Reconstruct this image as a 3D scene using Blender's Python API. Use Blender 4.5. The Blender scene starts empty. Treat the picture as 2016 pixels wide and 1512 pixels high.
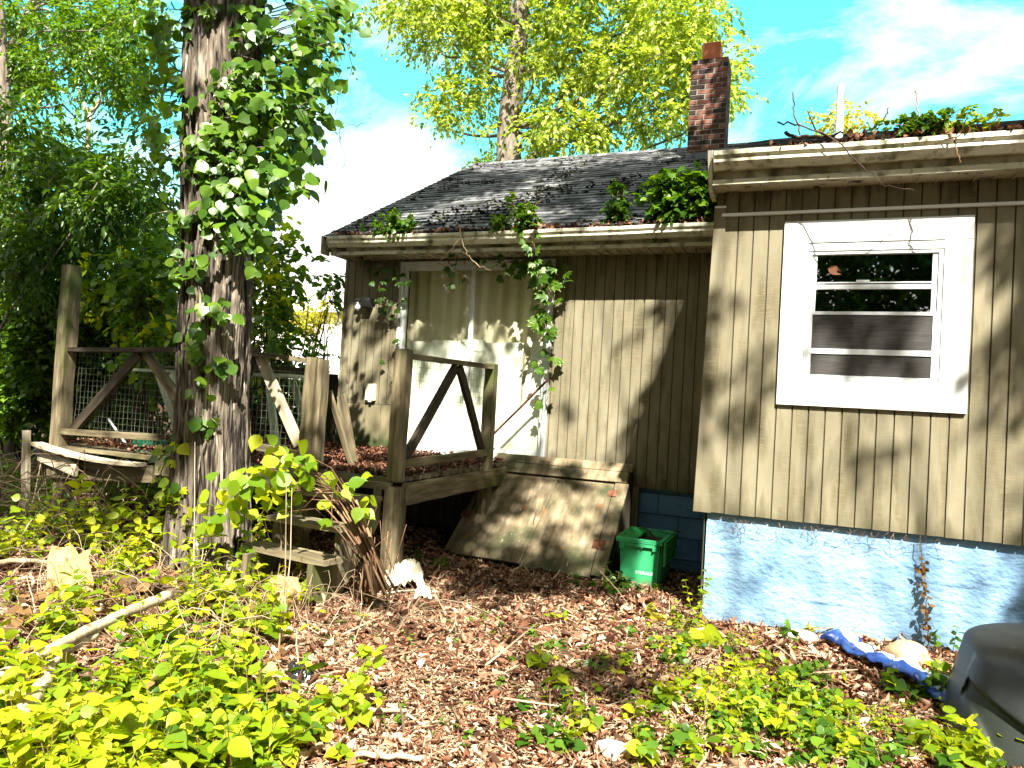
import bpy, bmesh, math, random
import numpy as np
from mathutils import Vector, Matrix
random.seed(7); rng = np.random.default_rng(11)
C = bpy.context.scene.collection
sc = bpy.context.scene
R = math.radians

# ------------------------------------------------------------------ camera, sky, sun, exposure
EYE = 1.55
YAW, PITCH, ROLL, FPX = 0.386141, 0.024140, 0.057648, 1441.38
def _axes():
    cy, sy, cp, sp = math.cos(YAW), math.sin(YAW), math.cos(PITCH), math.sin(PITCH)
    fwd = np.array([-sy*cp, cy*cp, sp]); right = np.array([cy, sy, 0.]); up = np.cross(right, fwd)
    c, s = math.cos(ROLL), math.sin(ROLL)
    return c*right + s*up, -s*right + c*up, fwd
RT, UP, FW = _axes()
cam_d = bpy.data.cameras.new('camera'); cam = bpy.data.objects.new('camera', cam_d); C.objects.link(cam)
cam_d.sensor_width = 36; cam_d.lens = FPX/2016*36; cam_d.clip_start = .05; cam_d.clip_end = 1000
cam.matrix_world = Matrix(((RT[0], UP[0], -FW[0], 0), (RT[1], UP[1], -FW[1], 0), (RT[2], UP[2], -FW[2], EYE), (0, 0, 0, 1)))
sc.camera = cam
def _ray(px, py): return FW + (px-1008)/FPX*RT - (py-756)/FPX*UP
def at(px, py, Y):                      # the point at depth Y seen in direction (px, py) of the 2016 px photo
    d = _ray(px, py); d = d*(Y/d[1]); return np.array([d[0], d[1], d[2]+EYE])
def on(px, py, z=.12):
    d = _ray(px, py); d = d*((z-EYE)/d[2]); return np.array([d[0], d[1], z])
def atx(px, py, X):
    d = _ray(px, py); d = d*(X/d[0]); return np.array([d[0], d[1], d[2]+EYE])

def pix(P):
    d = P-np.array([0, 0, EYE]); z = d@FW; return 1008+FPX*(d@RT)/z, 756-FPX*(d@UP)/z

SUN = np.array([.50, -1.0, 1.26]); SUN /= np.linalg.norm(SUN)
elev = math.asin(SUN[2]); azim = math.atan2(SUN[0], SUN[1])
sd = bpy.data.lights.new('sun', 'SUN'); so = bpy.data.objects.new('sun', sd); C.objects.link(so)
sd.energy = 5.0; sd.angle = R(.5); sd.color = (1, .95, .86)
so.rotation_euler = Vector(SUN).to_track_quat('Z', 'Y').to_euler(); so.location = (6, -12, 16)
sc.view_settings.view_transform = 'Standard'; sc.view_settings.look = 'None'
sc.view_settings.exposure = 2.0; sc.view_settings.gamma = 1
w = bpy.data.worlds.new('World'); sc.world = w; w.use_nodes = True
nt = w.node_tree; N = nt.nodes; L = nt.links
for n in list(N): N.remove(n)
sky = N.new('ShaderNodeTexSky'); sky.sky_type = 'NISHITA'; sky.sun_disc = False
sky.sun_elevation = elev; sky.sun_rotation = azim; sky.air_density = 1.0; sky.dust_density = .6; sky.ozone_density = 1.0
tint = N.new('ShaderNodeMix'); tint.data_type = 'RGBA'; tint.blend_type = 'MULTIPLY'; tint.inputs[0].default_value = 1
L.new(sky.outputs[0], tint.inputs[6]); tint.inputs[7].default_value = (.62, 1.75, 1.30, 1)
tc = N.new('ShaderNodeTexCoord'); mp = N.new('ShaderNodeMapping'); L.new(tc.outputs['Generated'], mp.inputs[0])
mp.inputs['Scale'].default_value = (1, 1, 2.6); mp.inputs['Location'].default_value = (.35, .1, .2)
cn = N.new('ShaderNodeTexNoise'); cn.inputs['Scale'].default_value = 2.1; cn.inputs['Detail'].default_value = 9
cn.inputs['Roughness'].default_value = .62; cn.inputs['Distortion'].default_value = .35; L.new(mp.outputs[0], cn.inputs['Vector'])
# a cloud bank low over the trees on the left, clearing towards the right
dt = N.new('ShaderNodeVectorMath'); dt.operation = 'DOT_PRODUCT'; L.new(tc.outputs['Generated'], dt.inputs[0])
dt.inputs[1].default_value = (-.60, .79, .10)
mr = N.new('ShaderNodeMapRange'); L.new(dt.outputs['Value'], mr.inputs[0])
mr.inputs[1].default_value = .95; mr.inputs[2].default_value = .995; mr.inputs[3].default_value = .0; mr.inputs[4].default_value = .22
ad = N.new('ShaderNodeMath'); ad.operation = 'ADD'; L.new(cn.outputs[0], ad.inputs[0]); L.new(mr.outputs[0], ad.inputs[1])
sx = N.new('ShaderNodeSeparateXYZ'); L.new(tc.outputs['Generated'], sx.inputs[0])
mo = N.new('ShaderNodeMapRange'); L.new(sx.outputs[1], mo.inputs[0]); mo.inputs[1].default_value = .45; mo.inputs[2].default_value = -.1; mo.inputs[3].default_value = 0; mo.inputs[4].default_value = .30  # extra unseen cloud added behind the camera to keep the ambient light neutral
ad2 = N.new('ShaderNodeMath'); ad2.operation = 'ADD'; L.new(ad.outputs[0], ad2.inputs[0]); L.new(mo.outputs[0], ad2.inputs[1])
cr = N.new('ShaderNodeMapRange'); L.new(ad2.outputs[0], cr.inputs[0]); cr.inputs[1].default_value = .53; cr.inputs[2].default_value = .70
mx = N.new('ShaderNodeMix'); mx.data_type = 'RGBA'; L.new(cr.outputs[0], mx.inputs[0]); L.new(tint.outputs[2], mx.inputs[6])
mx.inputs[7].default_value = (6.6, 6.4, 6.0, 1)
bg = N.new('ShaderNodeBackground'); bg.inputs[1].default_value = .075; L.new(mx.outputs[2], bg.inputs[0])
wo = N.new('ShaderNodeOutputWorld'); L.new(bg.outputs[0], wo.inputs[0])
sc.cycles.max_bounces = 8; sc.cycles.diffuse_bounces = 3; sc.cycles.transparent_max_bounces = 8; sc.cycles.transmission_bounces = 4
sc.cycles.use_denoising = True

# ------------------------------------------------------------------ materials
def rgba(c): return (c[0], c[1], c[2], 1)
def material(name, cols, scale=6, stretch=(1, 1, 1), detail=6, lo=.3, hi=.7, island=0., rough=.85, bump=0., bscale=None,
             spots=None, leaf=0., leafcol=None, spec=.3, metal=0., coat=None):
    """cols: colours along a noise ramp. island: brightness/hue spread per loose piece. spots: (colour, scale, threshold, stretch)"""
    m = bpy.data.materials.new(name); m.use_nodes = True; t = m.node_tree; n = t.nodes; l = t.links
    for x in list(n): n.remove(x)
    out = n.new('ShaderNodeOutputMaterial')
    tc = n.new('ShaderNodeTexCoord'); mp = n.new('ShaderNodeMapping'); mp.inputs['Scale'].default_value = stretch
    l.new(tc.outputs['Object'], mp.inputs[0])
    no = n.new('ShaderNodeTexNoise'); no.inputs['Scale'].default_value = scale; no.inputs['Detail'].default_value = detail
    no.inputs['Roughness'].default_value = .6
    l.new(mp.outputs[0], no.inputs['Vector'])
    fac = no.outputs[0]
    geo = n.new('ShaderNodeNewGeometry')
    if island:
        ma = n.new('ShaderNodeMath'); ma.operation = 'MULTIPLY_ADD'; l.new(geo.outputs['Random Per Island'], ma.inputs[0])
        ma.inputs[1].default_value = island; 
        ms = n.new('ShaderNodeMath'); ms.operation = 'MULTIPLY'; l.new(fac, ms.inputs[0]); ms.inputs[1].default_value = 1
        mb = n.new('ShaderNodeMath'); mb.operation = 'SUBTRACT'; l.new(ms.outputs[0], mb.inputs[0]); mb.inputs[1].default_value = island/2
        l.new(mb.outputs[0], ma.inputs[2]); fac = ma.outputs[0]
    rp = n.new('ShaderNodeValToRGB'); l.new(fac, rp.inputs[0]); e = rp.color_ramp.elements
    k = len(cols)
    e[0].position = lo; e[0].color = rgba(cols[0]); e[1].position = hi; e[1].color = rgba(cols[-1])
    for i in range(1, k-1):
        q = e.new(lo+(hi-lo)*i/(k-1)); q.color = rgba(cols[i])
    col = rp.outputs[0]
    for s in (spots or []):
        c2, s2, th, st2 = s[:4]; soft = s[4] if len(s) > 4 else .06
        m2 = n.new('ShaderNodeMapping'); m2.inputs['Scale'].default_value = st2; l.new(tc.outputs['Object'], m2.inputs[0])
        m2.inputs['Location'].default_value = (s2*1.7, 3.1, 5.7)
        n2 = n.new('ShaderNodeTexNoise'); n2.inputs['Scale'].default_value = s2; n2.inputs['Detail'].default_value = 5; l.new(m2.outputs[0], n2.inputs['Vector'])
        r2 = n.new('ShaderNodeMapRange'); l.new(n2.outputs[0], r2.inputs[0]); r2.inputs[1].default_value = th-soft; r2.inputs[2].default_value = th+soft
        v2 = r2.outputs[0]
        if len(s) > 5:                                     # only between two heights (object z)
            z0, z1 = s[5]
            sx = n.new('ShaderNodeSeparateXYZ'); l.new(tc.outputs['Object'], sx.inputs[0])
            r3 = n.new('ShaderNodeMapRange'); l.new(sx.outputs[2], r3.inputs[0]); r3.inputs[1].default_value = z0; r3.inputs[2].default_value = z1
            mm = n.new('ShaderNodeMath'); mm.operation = 'ADD'; l.new(n2.outputs[0], mm.inputs[0]); l.new(r3.outputs[0], mm.inputs[1])
            r2.inputs[1].default_value = th-soft+.0; l.new(mm.outputs[0], r2.inputs[0])
        mi = n.new('ShaderNodeMix'); mi.data_type = 'RGBA'; l.new(v2, mi.inputs[0]); l.new(col, mi.inputs[6]); mi.inputs[7].default_value = rgba(c2); col = mi.outputs[2]
    nrm = None
    if bump:
        bn = n.new('ShaderNodeTexNoise'); bn.inputs['Scale'].default_value = bscale or scale*4; bn.inputs['Detail'].default_value = 6; l.new(mp.outputs[0], bn.inputs['Vector'])
        bu = n.new('ShaderNodeBump'); bu.inputs['Strength'].default_value = 1; bu.inputs['Distance'].default_value = bump; l.new(bn.outputs[0], bu.inputs['Height']); nrm = bu.outputs[0]
    if leaf:
        d = n.new('ShaderNodeBsdfDiffuse'); l.new(col, d.inputs[0])
        tr = n.new('ShaderNodeBsdfTranslucent')
        mu = n.new('ShaderNodeMix'); mu.data_type = 'RGBA'; mu.blend_type = 'MULTIPLY'; mu.inputs[0].default_value = 1
        l.new(col, mu.inputs[6]); mu.inputs[7].default_value = rgba(leafcol or (1.9, 1.6, .5)); l.new(mu.outputs[2], tr.inputs[0])
        a = n.new('ShaderNodeMixShader'); a.inputs[0].default_value = leaf; l.new(d.outputs[0], a.inputs[1]); l.new(tr.outputs[0], a.inputs[2])
        g = n.new('ShaderNodeBsdfGlossy'); g.inputs['Roughness'].default_value = rough; g.inputs[0].default_value = (1, 1, 1, 1)
        b = n.new('ShaderNodeMixShader'); b.inputs[0].default_value = spec*.07; l.new(a.outputs[0], b.inputs[1]); g.inputs[0].default_value = (.8, .9, .7, 1); l.new(g.outputs[0], b.inputs[2])
        l.new(b.outputs[0], out.inputs[0])
    else:
        p = n.new('ShaderNodeBsdfPrincipled'); l.new(col, p.inputs['Base Color']); p.inputs['Roughness'].default_value = rough
        p.inputs['Specular IOR Level'].default_value = spec; p.inputs['Metallic'].default_value = metal
        if nrm: l.new(nrm, p.inputs['Normal'])
        l.new(p.outputs[0], out.inputs[0])
    return m

M = {}
M['siding'] = material('siding_paint', [(.142, .125, .076), (.194, .174, .110), (.250, .226, .150)], 3.0, (1, 1, .35), lo=.3, hi=.7, bump=.0025, bscale=30,
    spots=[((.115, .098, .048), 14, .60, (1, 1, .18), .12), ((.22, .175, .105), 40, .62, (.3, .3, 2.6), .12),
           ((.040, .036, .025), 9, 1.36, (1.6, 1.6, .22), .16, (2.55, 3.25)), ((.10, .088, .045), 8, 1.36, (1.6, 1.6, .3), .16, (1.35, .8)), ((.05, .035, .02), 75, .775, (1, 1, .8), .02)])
M['siding_low'] = material('siding_mossy', [(.13, .115, .06), (.18, .155, .09), (.23, .20, .12)], 3.0, (1, 1, .35), bump=.0025, bscale=30,
    spots=[((.045, .058, .018), 6, 1.25, (1, 1, .6), .16, (1.45, 1.0))])
M['groove'] = material('siding_groove', [(.05, .042, .025), (.10, .085, .05)], 8, (1, 1, .2))
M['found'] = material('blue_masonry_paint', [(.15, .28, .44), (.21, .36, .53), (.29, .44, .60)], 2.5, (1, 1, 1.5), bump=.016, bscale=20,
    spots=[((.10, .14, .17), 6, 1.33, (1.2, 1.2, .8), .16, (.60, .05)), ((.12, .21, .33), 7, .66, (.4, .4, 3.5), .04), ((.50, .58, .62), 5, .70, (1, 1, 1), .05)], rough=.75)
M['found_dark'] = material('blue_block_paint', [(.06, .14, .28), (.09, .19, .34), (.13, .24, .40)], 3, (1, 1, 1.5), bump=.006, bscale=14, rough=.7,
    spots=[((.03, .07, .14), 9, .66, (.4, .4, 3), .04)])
M['mortar'] = material('dark_joint', [(.02, .04, .08), (.05, .09, .15)], 10)
M['white'] = material('white_trim_paint', [(.72, .73, .72), (.82, .82, .80)], 4, bump=.0008, bscale=60, rough=.55, spots=[((.45, .44, .38), 16, .74, (1, 1, 1), .04)])
M['vinyl'] = material('white_vinyl', [(.66, .70, .70), (.78, .80, .79)], 3, rough=.4)
M['alu'] = material('grey_white_door_metal', [(.50, .52, .50), (.72, .73, .70)], 9, (1, 1, .3), rough=.45, spots=[((.28, .26, .2), 20, .70, (1, 1, .3), .05)])
M['gutter'] = material('cream_gutter_paint', [(.42, .40, .27), (.58, .56, .42), (.68, .66, .54)], 4, (.4, 1, 1), rough=.55, bump=.001,
    spots=[((.10, .095, .045), 9, .60, (1.2, 1, .9), .10), ((.20, .18, .09), 30, .66, (1, 1, .3), .06)])
M['fascia'] = material('dirty_fascia_paint', [(.20, .19, .11), (.40, .38, .26), (.55, .53, .40)], 5, (.8, 1, 1.5), rough=.6,
    spots=[((.07, .07, .03), 7, .55, (1, 1, .6), .10)])
M['soffit'] = material('tan_soffit', [(.30, .26, .18), (.42, .36, .25)], 6, spots=[((.03, .025, .02), 12, .62, (1, 1, 1), .06)])
M['shingle'] = material('asphalt_shingle', [(.05, .051, .053), (.115, .117, .12), (.21, .21, .212)], 9, (1, 1, 1), island=.55, rough=.9, bump=.004, bscale=90, lo=.25, hi=.8,
    spots=[((.020, .022, .012), 5, .60, (1, 1, 1), .05)])
M['moss'] = material('moss_and_debris', [(.012, .01, .008), (.035, .028, .018), (.05, .06, .015)], 12, island=.6)
M['brick'] = material('chimney_brick', [(.030, .021, .017), (.075, .030, .021), (.135, .046, .029), (.20, .095, .065)], 5, island=.95, rough=.9, bump=.003, bscale=50, lo=.15, hi=.85)
M['morta'] = material('mortar', [(.20, .18, .15), (.34, .31, .27)], 12, rough=.95, bump=.002)
M['clay'] = material('clay_flue', [(.36, .10, .04), (.50, .17, .075)], 7, rough=.8)
M['lead'] = material('lead_flashing', [(.10, .115, .13), (.18, .2, .22)], 5, rough=.55)
WC = [(.030, .024, .013), (.080, .064, .034), (.155, .125, .070), (.27, .225, .135)]
M['wood'] = material('weathered_wood', WC, 7, (3.2, 3.2, .32), detail=8, bump=.003, bscale=22, lo=.28, hi=.75, island=.12,
    spots=[((.075, .09, .02), 3.5, .60, (1, 1, .7), .09), ((.018, .014, .01), 18, .70, (2.5, 2.5, .12), .03)])
M['wood_and_deck_shade'] = material('dark_wood_and_deck_shade', [(.018, .013, .009), (.045, .034, .02), (.085, .066, .038)], 7, (3.2, 3.2, .32), detail=8, bump=.003, bscale=22,
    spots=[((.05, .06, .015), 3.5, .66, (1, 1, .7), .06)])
M['wood_pale'] = material('bleached_wood', [(.22, .18, .11), (.42, .36, .25), (.58, .51, .38)], 7, (3.2, 3.2, .35), bump=.003, bscale=22,
    spots=[((.09, .07, .04), 14, .68, (2, 2, .2), .04)])
M['ply'] = material('weathered_plywood', [(.070, .052, .028), (.145, .112, .064), (.24, .19, .115), (.33, .275, .18)], 6, (2.6, .5, .8), detail=9, bump=.002, bscale=20, lo=.25, hi=.75,
    spots=[((.05, .055, .022), 3.2, .57, (1, .8, 1), .10), ((.27, .11, .035), 9, .70, (1.2, .4, .6), .03), ((.50, .46, .38), 22, .70, (4, .5, .5), .03)])
M['rust'] = material('rusty_iron', [(.05, .020, .012), (.12, .045, .022), (.19, .09, .05)], 20, rough=.9)
M['wire'] = material('green_wire', [(.10, .12, .08), (.22, .24, .16)], 8, rough=.5)
M['greenwood'] = material('pale_green_paint', [(.26, .32, .22), (.40, .46, .33)], 7, (3, 3, .4), spots=[((.15, .15, .09), 12, .64, (2, 2, .3), .05)])
M['black'] = material('black_metal', [(.008, .008, .008), (.02, .02, .018)], 9, rough=.5)
M['cream'] = material('cream_plastic', [(.62, .60, .42), (.72, .70, .52)], 6, rough=.5)
M['bulb'] = material('frosted_bulb', [(.75, .76, .74), (.85, .85, .83)], 5, rough=.25, spec=.6)
M['paper'] = material('sun_yellowed_paper', [(.72, .78, .66), (.82, .85, .76)], 2, rough=.9)
M['curtain'] = material('cream_curtain', [(.66, .62, .43), (.82, .78, .60)], 3, (5, 1, .3), rough=.9)
M['tote'] = material('green_plastic', [(.03, .34, .12), (.06, .47, .20)], 3, rough=.5, spec=.4, spots=[((.10, .12, .06), 5, 1.28, (1, 1, .7), .14, (.35, .05)), ((.02, .18, .06), 12, .70, (1, 1, 1), .05)])
M['tote_dark'] = material('green_lid_plastic', [(.018, .24, .05), (.03, .34, .08)], 3, rough=.42, spec=.5)
M['bin'] = material('dark_grey_plastic', [(.006, .008, .008), (.012, .015, .015), (.020, .024, .023)], 3, rough=.5, bump=.0008, bscale=120, spec=.35,
    spots=[((.12, .12, .11), 9, .72, (1, 1, 1), .06)])
M['bin_dark'] = material('recess_plastic', [(.010, .014, .011), (.020, .026, .020)], 4, rough=.6, spec=.3)
M['tarp'] = material('blue_tarp', [(.006, .022, .11), (.01, .045, .20), (.03, .10, .28)], 6, rough=.45, spec=.5)
M['tarpw'] = material('silver_tarp_side', [(.45, .50, .56), (.66, .70, .74)], 8, rough=.5)
M['rock'] = material('tan_stone', [(.28, .18, .09), (.46, .32, .18), (.56, .43, .27)], 6, bump=.006, bscale=18, spots=[((.14, .09, .05), 9, .66, (1, 1, 1), .04)])
M['rockw'] = material('pale_stone', [(.45, .40, .32), (.62, .57, .48)], 6, bump=.005, bscale=18)
M['bagc'] = material('cream_cloth', [(.55, .48, .33), (.72, .66, .50)], 9, rough=.9, bump=.003, bscale=30)
M['bagy'] = material('yellowed_sheet', [(.34, .21, .07), (.50, .34, .14)], 7, rough=.8, spots=[((.22, .12, .05), 11, .64, (1, 1, 1), .05)])
M['bagb'] = material('black_plastic_film', [(.006, .007, .008), (.02, .022, .025)], 9, rough=.22, spec=.7)
M['scoop'] = material('dark_green_scoop', [(.010, .075, .038), (.02, .12, .06)], 4, rough=.35, spec=.5)
M['earth'] = material('leaf_mould', [(.03, .014, .008), (.07, .034, .018), (.13, .07, .04)], 14, detail=10, bump=.02, bscale=40,
    spots=[((.05, .06, .02), 2.0, .62, (1, 1, 1), .05)])
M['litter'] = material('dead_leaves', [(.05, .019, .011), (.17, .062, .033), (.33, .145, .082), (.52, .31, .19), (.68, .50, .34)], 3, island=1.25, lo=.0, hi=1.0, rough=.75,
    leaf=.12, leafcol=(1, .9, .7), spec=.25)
M['litter_dark'] = material('dark_dead_leaves', [(.035, .012, .007), (.09, .032, .018), (.20, .08, .045), (.34, .17, .11)], 3, island=1.25, lo=.0, hi=1.0, rough=.7, leaf=.1, leafcol=(1, .9, .7), spec=.3)
M['twig'] = material('dry_twig', [(.12, .075, .045), (.28, .20, .12), (.46, .37, .25)], 8, island=.9, lo=.1, hi=.9)
M['twig_dark'] = material('dark_twig', [(.03, .018, .012), (.09, .055, .035)], 8, island=.6)
M['cane'] = material('brown_cane', [(.06, .03, .015), (.15, .08, .04), (.26, .17, .09)], 9, island=.8, lo=.1, hi=.9)
M['bark'] = material('shaggy_bark', [(.022, .017, .012), (.080, .064, .046), (.19, .155, .115), (.42, .36, .28)], 11, (1.4, 1.4, .11), detail=10, bump=.02, bscale=30, lo=.30, hi=.70,
    spots=[((.016, .012, .009), 24, .57, (1, 1, .09), .04), ((.45, .38, .29), 30, .66, (1, 1, .10), .04)])
M['bark_far'] = material('grey_bark', [(.06, .048, .036), (.16, .13, .10), (.28, .24, .18)], 8, (1, 1, .25), bump=.02, bscale=14)
M['log'] = material('barkless_log', [(.24, .18, .11), (.42, .33, .22), (.56, .47, .34)], 9, (1, 1, .3), bump=.006,
    spots=[((.16, .10, .05), 8, .66, (1.5, 1.5, .3), .04)])
LC = (2.0, 1.75, .35)
M['leaf_lime'] = material('lime_leaves', [(.10, .19, .006), (.26, .35, .010), (.46, .47, .02)], .9, island=.75, lo=.1, hi=.9, leaf=.50, leafcol=(1.7, 1.55, .5), rough=.45, spec=.4)
M['leaf_mid'] = material('green_leaves', [(.030, .085, .006), (.068, .150, .010), (.135, .235, .014)], .7, island=.85, lo=.1, hi=.9, leaf=.38, leafcol=LC, rough=.38, spec=.55)
M['leaf_deep'] = material('deep_green_leaves', [(.018, .055, .004), (.040, .098, .006), (.085, .155, .010)], .7, island=.75, lo=.1, hi=.9, leaf=.40, leafcol=LC, rough=.40, spec=.6)
M['leaf_tree'] = material('sunlit_tree_leaves', [(.11, .18, .018), (.26, .33, .04), (.46, .49, .10)], .8, island=.9, lo=.1, hi=.9, leaf=.45, leafcol=(1.45, 1.5, .5), rough=.45, spec=.5)
M['leaf_yell'] = material('yellow_leaves', [(.26, .27, .02), (.42, .38, .04)], 1, island=.6, leaf=.5, leafcol=(1.5, 1.3, .4), rough=.5, spec=.3)
M['leaf_brown'] = material('withered_leaves', [(.10, .05, .02), (.24, .13, .05)], 1, island=.8, leaf=.3, leafcol=(1.5, 1.2, .6))
M['roof_brown'] = material('brown_cedar_roof', [(.10, .06, .04), (.20, .13, .09), (.30, .20, .15)], 6, (1, 1, 1), rough=.9)
M['wall_brown'] = material('brown_cedar_wall', [(.07, .04, .025), (.15, .085, .055)], 6, rough=.9)
M['pale_wall'] = material('pale_wall', [(.74, .75, .74), (.82, .82, .80)], 2, rough=.8)

def glass(name, tintc, refl=.25, see=.7):
    m = bpy.data.materials.new(name); m.use_nodes = True; t = m.node_tree; n = t.nodes; l = t.links
    for x in list(n): n.remove(x)
    o = n.new('ShaderNodeOutputMaterial'); tr = n.new('ShaderNodeBsdfTransparent'); tr.inputs[0].default_value = rgba(tintc)
    g = n.new('ShaderNodeBsdfGlossy'); g.inputs['Roughness'].default_value = .01; g.inputs[0].default_value = (1, 1, 1, 1)
    a = n.new('ShaderNodeMixShader'); a.inputs[0].default_value = refl; l.new(tr.outputs[0], a.inputs[1]); l.new(g.outputs[0], a.inputs[2])
    no = n.new('ShaderNodeTexNoise'); no.inputs['Scale'].default_value = 1.3
    bu = n.new('ShaderNodeBump'); bu.inputs['Distance'].default_value = .01; bu.inputs['Strength'].default_value = .3
    tcx = n.new('ShaderNodeTexCoord'); l.new(tcx.outputs['Object'], no.inputs['Vector']); l.new(no.outputs[0], bu.inputs['Height']); l.new(bu.outputs[0], g.inputs['Normal'])
    l.new(a.outputs[0], o.inputs[0]); return m
M['glass'] = glass('window_glass', (.22, .25, .23), .22)
M['glass_door'] = glass('door_glass', (.97, .97, .94), .05)
M['screen'] = glass('insect_screen', (.30, .29, .27), .0)
def screenmat():
    m = material('screen_mesh', [(.03, .028, .026), (.07, .065, .06)], 30, (.3, 1, 6), rough=.8); return m
M['screen'] = screenmat()

# ------------------------------------------------------------------ object helpers
WM = {}
def put(o, parent=None):
    C.objects.link(o)
    if parent is not None:
        o.parent = parent; o.matrix_parent_inverse = WM[parent.name].inverted()
    WM[o.name] = o.matrix_basis.copy()
    return o
def thing(name, label, cat, loc=(0, 0, 0), group=None):
    o = bpy.data.objects.new(name, None); o.location = loc; o.empty_display_size = .1; o['label'] = label; o['category'] = cat
    if group: o['group'] = group
    C.objects.link(o); WM[o.name] = Matrix.Translation(Vector(loc)); return o
def tag(o, label, cat, group=None):
    o['label'] = label; o['category'] = cat
    if group: o['group'] = group
    return o
def kind(o, k='structure'): o['kind'] = k; return o
def meshdata(name, V, F, smooth=False):
    me = bpy.data.meshes.new(name)
    V = np.asarray(V, dtype=np.float32)
    if isinstance(F, np.ndarray):
        k = F.shape[1]; nf = len(F)
        me.vertices.add(len(V)); me.vertices.foreach_set('co', V.ravel())
        me.loops.add(nf*k); me.loops.foreach_set('vertex_index', F.astype(np.int32).ravel())
        me.polygons.add(nf); me.polygons.foreach_set('loop_start', np.arange(0, nf*k, k, dtype=np.int32))
        me.polygons.foreach_set('use_smooth', np.full(nf, smooth, dtype=bool))
        me.update(calc_edges=True)
    else:
        me.from_pydata([tuple(map(float, v)) for v in V], [], F); 
        if smooth: me.polygons.foreach_set('use_smooth', np.full(len(me.polygons), True))
        me.update()
    return me
def obj(name, me, mat, parent=None, mw=None):
    o = bpy.data.objects.new(name, me)
    if mat: me.materials.append(M[mat] if isinstance(mat, str) else mat)
    if mw is not None: o.matrix_basis = mw
    return put(o, parent)
class MB:
    def __init__(s): s.V = []; s.F = []
    def add(s, V, F):
        b = len(s.V); s.V += [tuple(v) for v in V]; s.F += [tuple(i+b for i in f) for f in F]
    def box(s, x0, x1, y0, y1, z0, z1):
        s.add([(x0, y0, z0), (x1, y0, z0), (x1, y1, z0), (x0, y1, z0), (x0, y0, z1), (x1, y0, z1), (x1, y1, z1), (x0, y1, z1)],
              [(0, 3, 2, 1), (4, 5, 6, 7), (0, 1, 5, 4), (1, 2, 6, 5), (2, 3, 7, 6), (3, 0, 4, 7)])
    def hexa(s, P): s.add(P, [(0, 3, 2, 1), (4, 5, 6, 7), (0, 1, 5, 4), (1, 2, 6, 5), (2, 3, 7, 6), (3, 0, 4, 7)])
    def tube(s, pts, rad, n=6, cap=True):
        pts = [Vector(p) for p in pts]; k = len(pts)
        if not hasattr(rad, '__len__'): rad = [rad]*k
        b = len(s.V); up = None
        for i in range(k):
            t = (pts[min(i+1, k-1)]-pts[max(i-1, 0)]).normalized()
            if up is None: up = t.orthogonal().normalized()
            up = (up - t*up.dot(t)).normalized() if (up - t*up.dot(t)).length > 1e-6 else t.orthogonal().normalized()
            sd_ = t.cross(up)
            for j in range(n):
                a = 2*math.pi*j/n; q = pts[i]+(up*math.cos(a)+sd_*math.sin(a))*rad[i]; s.V.append(tuple(q))
        for i in range(k-1):
            for j in range(n):
                j2 = (j+1) % n; s.F.append((b+i*n+j, b+i*n+j2, b+(i+1)*n+j2, b+(i+1)*n+j))
        if cap: s.F.append(tuple(b+j for j in reversed(range(n)))); s.F.append(tuple(b+(k-1)*n+j for j in range(n)))
    def build(s, name, mat, parent=None, smooth=False, mw=None, bevel=0):
        me = meshdata(name, s.V, s.F, smooth)
        if bevel:
            bm = bmesh.new(); bm.from_mesh(me); bmesh.ops.bevel(bm, geom=bm.edges[:], offset=bevel, segments=1, affect='EDGES', clamp_overlap=True); bm.to_mesh(me); bm.free()
        return obj(name, me, mat, parent, mw)
def box(name, mat, parent, x0, x1, y0, y1, z0, z1, bevel=0):
    m = MB(); m.box(x0, x1, y0, y1, z0, z1); return m.build(name, mat, parent, bevel=bevel)
def beam(name, mat, parent, p0, p1, wx, wy, roll=0, bevel=.004, ref=(0, 1, 0), warp=0., chew=0.):
    """a board from p0 to p1; its own z runs along the board so the grain does too. wx: width across ref, wy: width along ref"""
    p0 = Vector(p0); p1 = Vector(p1); z = (p1-p0).normalized(); r = Vector(ref)
    y = (r-z*r.dot(z)).normalized(); x = y.cross(z); Ln = (p1-p0).length
    mw = Matrix((x, y, z)).transposed().to_4x4(); mw.translation = p0
    if roll: mw = mw @ Matrix.Rotation(roll, 4, 'Z')
    bm = bmesh.new(); k = max(2, int(Ln/.12)); rings = []
    ph = random.uniform(0, 6)
    for i in range(k+1):
        t = i/k; dx = warp*math.sin(t*math.pi); q = []
        for (a, b) in ((-1, -1), (1, -1), (1, 1), (-1, 1)):
            j = random.uniform(-1, 1)*.0015
            q.append(bm.verts.new((a*wx/2+dx+j, b*wy/2+j+math.sin(t*5+ph)*.0012, t*Ln+(random.uniform(-.5, .5)*chew if i in (0, k) else 0))))
        rings.append(q)
    for i in range(k):
        for j in range(4): bm.faces.new((rings[i][j], rings[i][(j+1) % 4], rings[i+1][(j+1) % 4], rings[i+1][j]))
    bm.faces.new(rings[0][::-1]); bm.faces.new(rings[-1])
    if bevel:
        ed = [e for e in bm.edges if abs((e.verts[0].co-e.verts[1].co).normalized().z) > .7]
        bmesh.ops.bevel(bm, geom=ed, offset=bevel, segments=1, affect='EDGES')
    me = bpy.data.meshes.new(name); bm.to_mesh(me); bm.free()
    return obj(name, me, mat, parent, mw)
def hashn(ix, iy, iz, seed):
    h = (ix*73856093) ^ (iy*19349663) ^ (iz*83492791) ^ (seed*2654435761 & 0x7fffffff)
    h = (h ^ (h >> 13)) * 1274126177 & 0x7fffffff; h = h ^ (h >> 16)
    return (h & 0xffff)/65535.
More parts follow.
